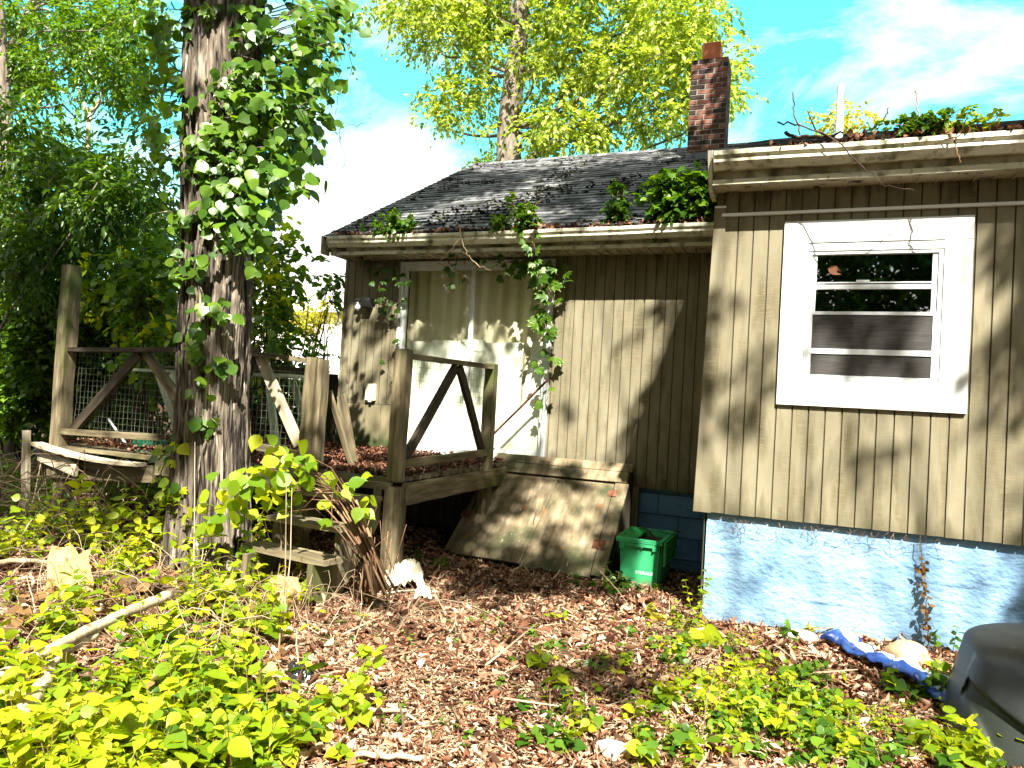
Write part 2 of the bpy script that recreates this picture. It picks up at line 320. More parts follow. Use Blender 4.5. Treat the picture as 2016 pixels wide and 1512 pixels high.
def vn(P, seed=1):
    P = np.asarray(P, float); I = np.floor(P).astype(np.int64); f = P-I; f = f*f*(3-2*f); r = 0
    for a in (0, 1):
        for b in (0, 1):
            for c in (0, 1):
                wgt = (f[..., 0] if a else 1-f[..., 0])*(f[..., 1] if b else 1-f[..., 1])*(f[..., 2] if c else 1-f[..., 2])
                r = r+wgt*hashn(I[..., 0]+a, I[..., 1]+b, I[..., 2]+c, seed)
    return r
def fbm(P, seed=1, o=4):
    P = np.asarray(P, float); r = 0; a = .5; s = 0
    for i in range(o): r = r+a*vn(P*2**i, seed+i); s += a; a *= .5
    return r/s

# ---- leaves
def T_simple(w=.30):
    return np.array([(0, 0, 0), (w, .45, .07), (0, 1, -.12), (-w, .45, .07)]), np.array([(0, 1, 2), (0, 2, 3)])
def T_ov(w=.42, tooth=0.):
    ys = [.10, .28, .5, .72, .9]; ws = [.62*w, .98*w, w*.96, .62*w, .22*w]
    V = [(0, 0, 0)]; mid = []; 
    for i, (y, q) in enumerate(zip(ys, ws)):
        V += [(-q, y-.0, .10*q), (0, y, -.10*y*y), (q, y, .10*q)]
    V.append((0, 1.04, -.16)); F = [(0, 2, 1), (0, 3, 2)]
    for i in range(4):
        a = 1+3*i; b = a+3
        F += [(a, a+1, b+1), (a, b+1, b), (a+1, a+2, b+2), (a+1, b+2, b+1)]
    a = 13; F += [(a, a+1, 16), (a+1, a+2, 16)]
    return np.array(V), np.array(F)
def T_join(parts):
    V = []; F = []; b = 0
    for (v, f) in parts: V.append(v); F.append(f+b); b += len(v)
    return np.concatenate(V), np.concatenate(F)
def T_palm(n=5, spread=68):
    v, f = T_ov(.27); ps = []
    for i in range(n):
        a = R(-spread+2*spread*i/(n-1)); s = 1-.28*abs(2*i/(n-1)-1)
        r = np.array([[math.cos(a), math.sin(a), 0], [-math.sin(a), math.cos(a), 0], [0, 0, 1]])
        q = (v*s) @ r.T; q[:, 1] += 0; q[:, 2] -= .12*np.abs(q[:, 0]); ps.append((q*.6+np.array([0, .12, 0]), f))
    return T_join(ps)
def T_litter():
    V = [(0, 0, .05), (-.30, .30, .16), (0, .32, -.03), (.34, .26, .12), (-.36, .66, .10), (0, .68, .0), (.26, .72, .20), (.03, 1, .14)]
    F = [(0, 2, 1), (0, 3, 2), (1, 2, 5), (1, 5, 4), (2, 3, 6), (2, 6, 5), (4, 5, 7), (5, 6, 7)]
    return np.array(V), np.array(F)
TS, TN, TO, TP, TL = T_simple(), T_simple(.17), T_ov(), T_palm(), T_litter()
TR = T_ov(.52); TM = [T_ov(.42), T_ov(.30), T_ov(.36), T_ov(.22), T_ov(.48)]; T3 = T_palm(3, 55)
def unit(v): return v/np.maximum(np.linalg.norm(v, axis=-1, keepdims=True), 1e-9)
def leaf_arrays(P, D, Nn, S, T):
    P, D, Nn, S = map(lambda a: np.asarray(a, float), (P, D, Nn, S))
    D = unit(D); X = unit(np.cross(D, Nn)); Z = np.cross(X, D); V, F = T
    if S.ndim == 1: S = np.stack([S, S, S], -1)
    out = P[:, None, :]+V[None, :, 0, None]*X[:, None, :]*S[:, None, 0, None]+V[None, :, 1, None]*D[:, None, :]*S[:, None, 1, None]+V[None, :, 2, None]*Z[:, None, :]*S[:, None, 2, None]
    k = len(V); Fo = (F[None]+(np.arange(len(P))*k)[:, None, None]).reshape(-1, 3)
    return out.reshape(-1, 3), Fo
class LV:
    def __init__(s): s.v = []; s.f = []; s.n = 0
    def add(s, P, D, Nn, S, T):
        if len(P) == 0: return
        v, f = leaf_arrays(P, D, Nn, S, T); s.v.append(v); s.f.append(f+s.n); s.n += len(v)
    def build(s, name, mat, parent=None):
        return obj(name, meshdata(name, np.concatenate(s.v), np.concatenate(s.f), True), mat, parent)
def rdir(n, zb=0., zs=1.):
    v = rng.normal(size=(n, 3)); v[:, 2] = v[:, 2]*zs+zb; return unit(v)
def sprigs(lv, O, D, Ln, n, size, T, droop=.35, upn=1.0, jit=.35):
    """leafy twigs: origin O, direction D, length Ln (arrays), n leaves each, alternate"""
    O = np.asarray(O, float); D = unit(np.asarray(D, float)); m = len(O); Ln = np.broadcast_to(Ln, (m,))
    t = (np.arange(n)+.6)/n
    side = unit(np.cross(D, np.array([0, 0, 1.])+rng.normal(size=(m, 3))*.15))
    P = O[:, None]+D[:, None]*(Ln[:, None, None]*t[None, :, None]); P[..., 2] -= droop*Ln[:, None]*t[None]**2
    sg = np.where(np.arange(n) % 2 == 0, 1., -1.)
    tanv = D[:, None]+np.array([0, 0, -1.])*(2*droop*t[None, :, None])
    LD = unit(tanv*.75+side[:, None]*sg[None, :, None]*(1-.6*t[None, :, None])+rng.normal(size=(m, n, 3))*jit+np.array([0, 0, -.25]))
    Nn = unit(rng.normal(size=(m, n, 3))*.45+np.array([0, 0, upn]))
    S = size*rng.uniform(.6, 1.25, (m, n))
    lv.add(P.reshape(-1, 3), LD.reshape(-1, 3), Nn.reshape(-1, 3), S.ravel(), T)
def clump(lv, c, r, ns, n, size, T, out=.6, droop=.35, flat=.8, upn=1., L=.35):
    c = np.asarray(c, float); d = rdir(ns); rad = rng.uniform(.15, 1, ns)**.5
    O = c+d*rad[:, None]*np.array([r, r, r*flat]); D = unit(d*out+rdir(ns)*.7+np.array([0, 0, -.05]))
    sprigs(lv, O, D, rng.uniform(.6, 1.3, ns)*L, n, size, T, droop, upn)
def gz(x, y):
    x = np.asarray(x, float); y = np.asarray(y, float)
    b = .10+.10*np.clip((-3.2-x)/1.5, 0, 1)*np.clip((y-2.5)/2, 0, 1)+.05*np.clip((x+.8)/.8, 0, 1)*np.clip((y-4.2)/.8, 0, 1)
    b = b-.08*np.clip((3.2-y)/2, 0, 1)-.05*np.clip((y-5.6)/.8, 0, 1)*np.clip((x+3.2)/.6, 0, 1)
    P = np.stack([x*1.3, y*1.3, x*0], -1)
    return b+.07*(fbm(P, 5, 3)-.5)+.02*(vn(P*5, 9)-.5)

# ------------------------------------------------------------------ ground
def ground():
    xs = np.concatenate([-9-np.geomspace(.1, 180, 40)[::-1], np.arange(-9, 3.6, .05), 3.6+np.geomspace(.1, 180, 34)])
    ys = np.concatenate([.5-np.geomspace(.1, 120, 30)[::-1], np.arange(.5, 8, .05), 8+np.geomspace(.1, 220, 40)])
    X, Y = np.meshgrid(xs, ys); Z = gz(X, Y); nx, ny = len(xs), len(ys)
    V = np.stack([X, Y, Z], -1).reshape(-1, 3); i = np.arange(ny-1)[:, None]*nx+np.arange(nx-1)[None]
    F = np.stack([i, i+1, i+1+nx, i+nx], -1).reshape(-1, 4)
    kind(obj('ground', meshdata('ground', V, F, True), 'earth'))
ground()

# ------------------------------------------------------------------ the house
NY, FY, CX = 5.25, 7.05, -.65
house = thing('house', 'tan wood sided single storey house with blue foundation and a brick chimney', 'house', (-1, 7.05, 0))
def siding(name, x0, x1, y, z0, z1, mat='siding', zl=None, zr=None, g=.1016, gw=.010, gd=.009, phase=0, flare=0):
    m = MB(); mg = MB(); xs = [x0]; k = math.floor(x0/g)+1
    while k*g+phase < x1-gw*1.5:
        if k*g+phase > x0+gw*1.5: xs.append(k*g+phase)
        k += 1
    xs.append(x1)
    for i in range(len(xs)-1):
        a = xs[i]+(gw/2 if i else 0); b = xs[i+1]-(gw/2 if i < len(xs)-2 else 0)
        dz = random.uniform(-.002, .002)
        fl = -flare if i == 0 else 0
        m.hexa([(a+fl, y, z0+dz), (b, y, z0+dz), (b, y+.018, z0+dz), (a+fl, y+.018, z0+dz), (a, y, z1), (b, y, z1), (b, y+.018, z1), (a, y+.018, z1)])
        if i < len(xs)-2: mg.box(b-.001, b+gw+.001, y+gd, y+.017, z0+.001, z1-.001)
    o = m.build(name, mat, house)
    if mg.V: mg.build('siding_groove', 'groove', o)
    return o
# main wall with the opening for the sliding door
DX0, DX1, DZ0, DZ1 = -4.27, -2.46, .955, 3.03
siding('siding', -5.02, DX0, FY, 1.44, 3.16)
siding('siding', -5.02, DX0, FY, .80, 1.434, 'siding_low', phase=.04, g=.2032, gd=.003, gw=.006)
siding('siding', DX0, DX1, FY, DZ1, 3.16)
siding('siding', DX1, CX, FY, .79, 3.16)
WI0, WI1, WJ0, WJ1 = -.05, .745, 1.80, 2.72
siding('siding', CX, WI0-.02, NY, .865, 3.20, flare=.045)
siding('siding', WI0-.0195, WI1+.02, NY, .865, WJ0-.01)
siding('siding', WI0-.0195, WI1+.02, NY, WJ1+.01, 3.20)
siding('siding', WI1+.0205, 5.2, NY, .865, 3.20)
m = MB(); m.hexa([(CX-.066, NY-.016, .86), (CX+.055, NY-.016, .86), (CX+.055, NY-.0005, .86), (CX-.066, NY-.0005, .86), (CX-.022, NY-.016, 2.985), (CX+.055, NY-.016, 2.985), (CX+.055, NY-.0005, 2.985), (CX-.022, NY-.0005, 2.985)])
m.build('corner_board', 'siding', house, bevel=.003)
# the other walls (seen only from the side)
m = MB()
m.add([(-5.0, FY+.02, .3), (-5.0, 13.6, .3), (-5.0, 13.6, 3.2), (-5.0, 10.29, 5.1), (-5.0, FY+.02, 3.2)], [(0, 1, 2, 3, 4)])
m.add([(-5.0, 13.6, .3), (5.2, 13.6, .3), (5.2, 13.6, 3.2), (-5.0, 13.6, 3.2)], [(0, 1, 2, 3)])
m.add([(5.2, 13.6, .3), (5.2, NY+.02, .3), (5.2, NY+.02, 3.2), (5.2, 10.29, 5.1), (5.2, 13.6, 3.2)], [(0, 1, 2, 3, 4)])
m.add([(CX+.01, NY+.018, .3), (CX+.01, 9.9, .3), (CX+.01, 9.9, 5.0), (CX+.01, NY+.018, 3.2)], [(0, 1, 2, 3)])
m.add([(-4.9, FY+.15, .8), (-4.9, 13.5, .8), (5.1, 13.5, .8), (5.1, NY+.15, .8), (CX+.15, NY+.15, .8), (CX+.15, FY+.15, .8)], [(0, 1, 2, 3, 4, 5)])
m.build('wall', 'siding', house)
# foundations
def foundation(x0, x1, y, z0, z1, mat, amp=.006):
    nx = int((x1-x0)/.03); nz = int((z1-z0)/.03)
    X, Z = np.meshgrid(np.linspace(x0, x1, nx), np.linspace(z0, z1, nz)); P = np.stack([X*6, X*0, Z*9], -1)
    D = amp*(fbm(P, 3, 4)-.5)*2+amp*.7*(vn(P*5, 4)-.5)
    V = np.stack([X, y+D, Z], -1).reshape(-1, 3); i = np.arange(nz-1)[:, None]*nx+np.arange(nx-1)[None]
    F = np.stack([i, i+1, i+1+nx, i+nx], -1).reshape(-1, 4)
    b = len(V)
    o = obj('foundation', meshdata('foundation', V, F, True), mat, house); return o
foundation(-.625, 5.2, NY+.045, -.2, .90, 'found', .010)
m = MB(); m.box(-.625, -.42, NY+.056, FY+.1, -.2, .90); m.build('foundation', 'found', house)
ff = foundation(-2.9, -.5, FY+.05, -.2, .90, 'found_dark', .003); foundation(-5.0, -2.91, FY+.05, -.2, .90, 'wood_and_deck_shade', .003)  # the stretch under the deck is coloured dark to stand for the shade there
m = MB()
for r, z in enumerate((.15, .35, .55, .75)):
    m.box(-2.9, -.63, FY+.042, FY+.05, z-.005, z+.005)
    for k in range(12):
        x = -4.9+.4*k+(.2 if r % 2 else 0)
        if -2.9 < x < -.7: m.box(x-.004, x+.004, FY+.043, FY+.05, z+.006, z+.195)
m.build('mortar_joint', 'mortar', ff)
# white strip across the near wall, near eave
box('trim_strip', 'white', house, CX+.03, 5.2, NY-.022, NY-.0006, 2.925, 2.945)
m = MB(); m.box(CX-.02, CX+.055, NY-.02, NY-.0164, 2.985, 3.0); m.build('trim_cap', 'white', house)

# gutters: a K-style profile drawn along x
def gutter(x0, x1, yf, zt, sagl=0):
    prof = [(.115, 0), (.115, -.11), (.045, -.115), (.035, -.10), (.012, -.075), (.020, -.05), (.0, -.032), (.0, -.006), (.008, 0.0), (.012, -.004), (.006, -.03), (.026, -.052), (.02, -.074), (.042, -.096), (.1, -.10), (.112, -.004)]
    m = MB(); n = 24
    for i in range(n+1):
        x = x0+(x1-x0)*i/n; s = -sagl*math.sin(math.pi*i/n)+.002*math.sin(i*1.3)
        for (y, z) in prof: m.V.append((x, yf+y, zt+z+s))
    k = len(prof)
    for i in range(n):
        for j in range(k):
            a = i*k+j; b = i*k+(j+1) % k; m.F.append((a, a+k, b+k, b))
    m.F.append(tuple(range(k))); m.F.append(tuple(n*k+j for j in reversed(range(k))))
    o = m.build('gutter', 'gutter', house)
    e = MB(); e.add([(x0-.004, yf+y, zt+z) for (y, z) in [(.118, .004), (.118, -.115), (.045, -.12), (.008, -.075), (-.004, -.034), (-.004, .004)]], [(0, 1, 2, 3, 4, 5)])
    e.build('end_cap', 'gutter', o); return o
gutter(-4.97, CX-.07, 6.60, 3.245, .012)
gutter(-.655, 5.4, 4.93, 3.29, .010)
def eave(x0, x1, yf, yw, zt, zb):
    box('fascia', 'fascia', house, x0, x1, yf, yf+.02, zb, zt)
    box('fascia_lip', 'gutter', house, x0, x1, yf-.014, yf-.0005, zb, zb+.035)
    m = MB(); x = x0; 
    while x < x1:
        m.box(x, min(x+.098, x1), yf+.021, yw-.001, zb+.006, zb+.012); m.box(x+.098, min(x+.104, x1), yf+.021, yw-.001, zb-.004, zb+.012); x += .104
    m.build('soffit', 'soffit', house)
eave(-4.99, CX-.02, 6.72, FY, 3.235, 3.055)
eave(CX-.02, 5.4, 5.05, NY, 3.28, 3.09)
m = MB(); m.add([(CX-.05, 4.95, 3.30), (CX-.05, 5.30, 3.42), (CX-.05, 5.30, 3.05), (CX-.05, 5.07, 3.06)], [(0, 1, 2, 3)]); m.F[-1] = (0, 3, 2, 1)
m.V += [(CX-.022, y, z) for (_, y, z) in m.V[:4]]; m.F += [(4, 5, 6, 7), (0, 4, 7, 3), (3, 7, 6, 2), (0, 1, 5, 4), (1, 2, 6, 5)]
m.build('rake_board', 'gutter', house)

# roof: real overlapping shingle tabs
EY, EZ, RY, RZ = 6.66, 3.262, 10.29, 5.24
def roof(x0, x1, ey, ez, ry, rz, name='roof', mat='shingle', tab=.30, expo=.135, parent=house, left=None):
    sl = math.hypot(ry-ey, rz-ez); uy, uz = (ry-ey)/sl, (rz-ez)/sl; ny, nz = -uz, uy
    m = MB(); m.add([(x0, ey, ez-.012), (x1, ey, ez-.012), (x1, ry, rz-.012), (x0, ry, rz-.012), (x0, ey+.02, ez-.05), (x1, ey+.02, ez-.05), (x1, ry, rz-.06), (x0, ry, rz-.06)],
          [(0, 1, 2, 3), (7, 6, 5, 4), (0, 4, 5, 1), (0, 3, 7, 4), (1, 5, 6, 2)])
    k = 0; s = 0.
    while s < sl:
        x = x0-random.uniform(0, tab); s2 = min(s+expo*1.25, sl)
        while x < x1:
            w_ = tab*random.choice((.45, .6, .8, 1, 1.1)); a = max(x+.0025, x0); b = min(x+w_-.0025, x1); x += w_
            if b-a < .02: continue
            t = random.uniform(.008, .014)+(random.random() < .06)*.009; j = random.uniform(-.007, .007); cu = random.random() < .12
            y0_, z0_ = ey+uy*(s+j), ez+uz*(s+j); y1_, z1_ = ey+uy*s2, ez+uz*s2
            dt_ = .008 if cu else 0
            m.add([(a, y0_+ny*t, z0_+nz*t), (b, y0_+ny*(t+dt_), z0_+nz*(t+dt_)), (b, y1_, z1_), (a, y1_, z1_), (a, y0_, z0_-.002), (b, y0_, z0_-.002)],
                  [(0, 1, 2, 3), (4, 5, 1, 0), (4, 0, 3), (5, 2, 1)])
        s += expo; k += 1
    return m.build(name, mat, parent)
rf = roof(-5.05, CX+.0, EY, EZ, RY, RZ)
roof(CX-.05, 5.4, 5.0, 3.305, RY, RZ+.02)
m = MB(); m.add([(-5.05, RY, RZ), (5.4, RY, RZ), (5.4, 13.9, 3.3), (-5.05, 13.9, 3.3)], [(0, 1, 2, 3)]); m.build('roof', 'shingle', house)
m = MB()
x = -5.06
while x < 5.4:
    w_ = random.uniform(.13, .16); m.add([(x, RY-.13, RZ-.06), (x+w_, RY-.13, RZ-.057), (x+w_, RY, RZ+.022), (x, RY, RZ+.018), (x, RY+.13, RZ-.06), (x+w_, RY+.13, RZ-.06)], [(0, 1, 2, 3), (3, 2, 5, 4)]); x += w_
m.build('ridge_cap', 'shingle', house)
box('rake_board', 'fascia', house, -5.075, -5.052, EY-.02, EY+.12, EZ-.20, EZ+.0)
m = MB(); m.hexa([(-5.075, EY+.12, EZ-.16), (-5.052, EY+.12, EZ-.16), (-5.052, RY, RZ-.2), (-5.075, RY, RZ-.2), (-5.075, EY+.12, EZ+.05), (-5.052, EY+.12, EZ+.05), (-5.052, RY, RZ-.01), (-5.075, RY, RZ-.01)])
m.build('rake_board', 'fascia', house)
# moss and debris on the roof
lv = LV(); n = 5200; X = rng.uniform(-5, -.8, n); S_ = rng.beta(1.1, 1.6, n)
ok = fbm(np.stack([X*1.6, S_*5, X*0], -1), 21, 3) > .47+.12*S_; X = X[ok]; S_ = S_[ok]; n = len(X)
q = (np.round(S_*31)/31) % 1; P = np.stack([X, EY+(RY-EY)*q, EZ+(RZ-EZ)*q+.014], -1)
lv.add(P, rdir(n, 0, .15), rdir(n, 1.2), rng.uniform(.02, .055, n), TL); lv.build('roof_moss', 'moss', rf)['kind'] = 'stuff'

# chimney
CH = (-1.60, -1.14, 9.45, 9.86); cz0, cz1 = 4.60, 6.09
m = MB(); m.box(CH[0]+.006, CH[1]-.006, CH[2]+.006, CH[3]-.006, cz0, cz1-.004); chm = m.build('chimney', 'morta', house)
m = MB(); bh = .066; r = 0; z = cz0+.18
while z+bh-.01 <= cz1:
    def run(a0, a1, fn, off):
        a = a0-off; L_ = .2
        while a < a1-.01:
            s0 = max(a, a0); s1 = min(a+L_-.016, a1)
            if s1-s0 > .03: j = random.uniform(-.0015, .0015); fn(s0, s1, j)
            a += L_
    o_ = .1 if r % 2 else 0
    run(CH[0], CH[1], lambda a, b, j: m.box(a, b, CH[2]+j, CH[2]+.03, z, z+bh-.016), o_)
    run(CH[0], CH[1], lambda a, b, j: m.box(a, b, CH[3]-.03, CH[3]+j, z, z+bh-.016), o_)
    run(CH[2]+.032, CH[3]-.032, lambda a, b, j: m.box(CH[1]-.03, CH[1]+j, a, b, z, z+bh-.016), .1-o_)
    run(CH[2]+.032, CH[3]-.032, lambda a, b, j: m.box(CH[0]-j, CH[0]+.03, a, b, z, z+bh-.016), .1-o_)
    z += bh; r += 1
m.build('brick_face', 'brick', chm)
m = MB(); m.box(-1.48, -1.25, 9.52, 9.74, cz1, cz1+.245); fl = m.build('flue', 'clay', chm, bevel=.01)
m = MB(); m.box(-1.465, -1.265, 9.535, 9.725, cz1+.236, cz1+.2455); m.build('flue_opening', 'black', fl)
m = MB(); m.box(CH[0]-.012, CH[1]+.012, CH[2]-.012, CH[3]+.01, cz0, cz0+.27); m.build('flashing', 'lead', chm)

# vent pipe
m = MB(); m.tube([(.13, 6.5, 3.7), (.13, 6.5, 4.31)], .030, 16); vp = m.build('vent_pipe', 'vinyl', house)

# near window
win = MB(); W0, W1, WZ0, WZ1 = -.205, .90, 1.635, 2.87; I0, I1, J0, J1 = -.05, .745, 1.80, 2.72
yt = NY-.026
wf = box('window', 'white', house, I0-.155, I0, yt, NY-.0008, WZ0, J1, bevel=.003)
box('trim_board', 'white', wf, I1, W1, yt, NY-.0008, WZ0, J1, bevel=.003)
box('trim_board', 'white', wf, W0, W1, yt-.001, NY-.0008, J1+.001, WZ1, bevel=.003)
box('trim_board', 'white', wf, I0+.0005, I1-.0005, yt, NY-.0008, WZ0, J0, bevel=.003)
m = MB(); yv = NY-.014
def fr(m, x0, x1, z0, z1, t, y0, y1, tb=None):
    tb = tb or t
    m.box(x0, x0+t, y0, y1, z0, z1); m.box(x1-t, x1, y0, y1, z0, z1); m.box(x0+t, x1-t, y0+.0005, y1, z1-tb, z1); m.box(x0+t, x1-t, y0+.0005, y1, z0, z0+tb)
m = MB(); fr(m, I0+.002, I1-.002, J0+.002, J1-.05, .025, yv, NY+.06); m.box(I0+.002, I1-.002, yv-.006, NY+.06, J1-.052, J1-.002)
m.build('window_frame', 'vinyl', wf)
m = MB(); fr(m, I0+.03, I1-.03, 2.245, 2.665, .03, NY-.002, NY+.03, .022); m.box(I0+.06, I1-.06, NY-.001, NY+.028, 2.415, 2.445); m.box(I0+.06, I1-.06, NY-.001, NY+.0, 2.454, 2.462)
sh = m.build('upper_sash', 'vinyl', wf)
m = MB(); m.box(I0+.3, I0+.38, NY-.004, NY-.0015, 2.462, 2.474); m.build('sash_catch', 'vinyl', sh)
m = MB(); fr(m, I0+.02, I1-.02, 1.825, 2.265, .026, NY-.010, NY-.003, .020); m.box(I0+.04, I1-.04, NY-.011, NY-.004, 1.985, 2.02)
m.build('lower_sash', 'vinyl', wf)
m = MB(); m.box(I0+.058, I1-.058, NY+.014, NY+.016, 2.26, 2.65); m.build('glass_pane', 'glass', wf)
m = MB(); m.box(I0+.04, I1-.04, NY-.0035, NY-.002, 1.84, 2.25); m.build('insect_screen', 'screen', wf)
m = MB(); m.box(I0+.002, I1-.002, NY-.02, NY+.06, J0+.0, J0+.02); m.build('sill', 'vinyl', wf)
# dim room behind the window: just the dark hollow house; a torn label on the pane
lv = LV(); lv.add([(.08, NY+.011, 2.56)], [(1, 0, -.5)], [(0, -1, .01)], [.10], T_ov(.3)); lv.build('stuck_leaf', 'litter_dark', wf)

# sliding glass door
dr = MB(); fr(dr, DX0, DX1, DZ0, DZ1, .045, FY-.03, FY+.06); dr.box(DX0, DX1, FY-.04, FY-.031, DZ0-.03, DZ0+.06); door = dr.build('sliding_door', 'alu', house)
mid = (DX0+DX1)/2-.02
for nm, a, b, y in (('door_panel', DX0+.046, mid+.03, FY-.008), ('door_panel', mid-.03, DX1-.046, FY+.022)):
    m = MB(); fr(m, a, b, DZ0+.05, DZ1-.046, .045, y, y+.028, .05); pn = m.build(nm, 'alu', door)
    m = MB(); m.box(a+.04, b-.04, y+.012, y+.015, DZ0+.09, DZ1-.09); m.build('glass_pane', 'glass_door', door)
xs = [(-4.16, -3.86, 2.165), (-3.90, -3.52, 2.185), (-3.55, -3.24, 2.20), (-3.30, -3.0, 2.17), (-3.02, -2.80, 2.18)]
for i, (a, b, z) in enumerate(xs):
    m = MB(); y = FY+.09+.006*(i % 2); m.hexa([(a, y, 1.0), (b, y, 1.0), (b, y+.004, 1.0), (a, y+.004, 1.0), (a+.01, y+.01, z), (b, y+.01, z-.008), (b, y+.014, z-.008), (a+.01, y+.014, z)])
    m.build('paper_sheet', 'paper', door)
m = MB(); y = FY+.088; m.hexa([(-2.86, y, 1.0), (-2.50, y, 1.0), (-2.50, y+.004, 1.0), (-2.86, y+.004, 1.0), (-2.70, y+.01, 2.20), (-2.50, y+.01, 2.18), (-2.50, y+.014, 2.18), (-2.70, y+.014, 2.20)]); m.build('paper_sheet', 'paper', door)
n = 120; m = MB()
for i in range(n+1):
    x = DX0+.02+(DX1-DX0-.04)*i/n; y = FY+.17+.018*math.sin(i*.55)+.01*math.sin(i*.23)
    m.V += [(x, y, .97), (x, y, 3.02)]
for i in range(n): m.F.append((2*i, 2*i+2, 2*i+3, 2*i+1))
m.build('curtain', 'curtain', door, True)
lv = LV(); lv.add([at(925, 575, FY-.012)], [(0, 0, -1)], [(0, -1, 0)], [.07], TR); 
# lamp and outlet box
m = MB(); lx, lz = -4.70, 2.56; m.box(lx-.02, lx+.09, FY-.10, FY-.001, lz-.05, lz+.06); m.box(lx-.115, lx-.018, FY-.115, FY-.06, lz+.02, lz+.05)
wl = m.build('wall_lamp', 'black', house, bevel=.006)
m = MB(); m.tube([(lx-.06, FY-.09, lz+.025), (lx-.06, FY-.09, lz-.005)], .014, 10); m.build('lamp_socket', 'vinyl', wl)
bm = bmesh.new(); bmesh.ops.create_uvsphere(bm, u_segments=16, v_segments=12, radius=.032)
for v in bm.verts:
    v.co.z *= 1.25
    if v.co.z > 0: v.co.x *= 1-.5*v.co.z/.04; v.co.y *= 1-.5*v.co.z/.04
    v.co += Vector((lx-.06, FY-.09, lz-.045))
me = bpy.data.meshes.new('bulb'); bm.to_mesh(me); bm.free(); me.polygons.foreach_set('use_smooth', [True]*len(me.polygons)); obj('bulb', me, 'bulb', wl)
m = MB(); m.box(-4.625, -4.50, FY-.045, FY-.0005, 1.47, 1.66); ob = m.build('outlet_box', 'cream', house, bevel=.006)
m = MB(); m.box(-4.605, -4.525, FY-.052, FY-.0455, 1.50, 1.645); m.box(-4.575, -4.54, FY-.05, FY-.02, 1.455, 1.469); m.build('outlet_cover', 'cream', ob, bevel=.002)

# ------------------------------------------------------------------ wooden pole leaning on the door
a = at(1078, 748, 6.93); b = at(968, 858, 6.93)
m = MB(); m.tube([a, (a+b)/2+np.array([0, 0, -.004]), b], .013, 8); tag(m.build('wooden_pole', 'rust'), 'thin reddish brown pole leaning diagonally across the right door glass', 'pole')

# ------------------------------------------------------------------ cellar bulkhead
bk = thing('cellar_hatch', 'weathered plywood cellar hatch sloping from the house wall to the ground', 'hatch', (-2.25, 6.5, .08))
TY, TZ, BY, BZ = 7.03, .985, 6.10, .125
def hp(x, s, off=0):       # point on the sloping top; s from 0 (top) to 1 (bottom)
    y = TY+(BY-TY)*s; z = TZ+(BZ-TZ)*s; ln = math.hypot(TY-BY, TZ-BZ); return (x, y-(TZ-BZ)/ln*off, z+(TY-BY)/ln*off)
def slab(name, mat, xa0, xa1, xb0, xb1, s0, s1, o0, o1, par=bk):
    m = MB(); m.hexa([hp(xb0, s1, o0), hp(xb1, s1, o0), hp(xa1, s0, o0), hp(xa0, s0, o0), hp(xb0, s1, o1), hp(xb1, s1, o1), hp(xa1, s0, o1), hp(xa0, s0, o1)])
    return m.build(name, mat, par, bevel=.003)
slab('header_board', 'ply', -2.95, -1.53, -2.97, -1.53, .0, .085, .02, .045)
slab('header_board', 'ply', -2.93, -1.55, -2.94, -1.55, .09, .195, .022, .047)
slab('side_board', 'ply', -2.975, -2.935, -3.05, -2.99, .09, .995, .018, .042)
slab('side_board', 'ply', -1.66, -1.53, -1.645, -1.53, .20, 1.03, .018, .040)
d1 = slab('door_leaf', 'ply', -2.925, -2.255, -2.985, -2.285, .215, 1.02, .022, .045)
d2 = slab('door_leaf', 'ply', -2.25, -1.665, -2.28, -1.65, .215, 1.05, .022, .043)
slab('cover_strip', 'ply', -2.33, -2.21, -2.38, -2.285, .23, 1.03, .0455, .058, d1)
m = MB(); m.add([(-1.535, TY, TZ), (-1.535, BY, BZ), (-1.535, BY, -.1), (-1.535, TY, -.1), (-1.56, TY, TZ), (-1.56, BY, BZ), (-1.56, BY, -.1), (-1.56, TY, -.1)], [(0, 1, 2, 3), (7, 6, 5, 4), (1, 5, 6, 2), (0, 4, 5, 1)])
m.build('side_panel', 'wood_and_deck_shade', bk)
m = MB(); m.add([(-2.96, TY, TZ), (-3.0, BY, BZ), (-3.0, BY, -.1), (-2.96, TY, -.1), (-2.93, TY, TZ), (-2.97, BY, BZ), (-2.97, BY, -.1), (-2.93, TY, -.1)], [(3, 2, 1, 0), (4, 5, 6, 7), (1, 5, 6, 2), (0, 4, 5, 1)])
m.build('side_panel', 'wood_and_deck_shade', bk)
box('front_sill', 'wood_and_deck_shade', bk, -2.98, -1.57, BY, BY+.04, -.1, BZ-.01)
beam('corner_post', 'wood', bk, (-1.50, 7.01, -.05), (-1.50, 7.01, .80), .06, .04)
def plate(par, x, s, w_, h_, rot=0):
    m = MB(); m.hexa([hp(x-w_/2, s+h_/2, .046), hp(x+w_/2, s+h_/2, .046), hp(x+w_/2, s-h_/2, .046), hp(x-w_/2, s-h_/2, .046), hp(x-w_/2, s+h_/2, .0505), hp(x+w_/2, s+h_/2, .0505), hp(x+w_/2, s-h_/2, .0505), hp(x-w_/2, s-h_/2, .0505)])
    m.tube([hp(x, s+h_/2, .052), hp(x, s-h_/2, .052)], .006, 6); return m.build('hinge', 'rust', par)
plate(d2, -1.655, .31, .085, .06); plate(d2, -1.645, .78, .11, .075); plate(d1, -2.99, .66, .10, .065); plate(d1, -2.955, .32, .05, .10)
m = MB(); m.tube([hp(-2.30, .60, .058), hp(-2.295, .60, .085), hp(-2.29, .66, .088), hp(-2.29, .69, .058)], .006, 6); m.build('handle', 'rust', d2)

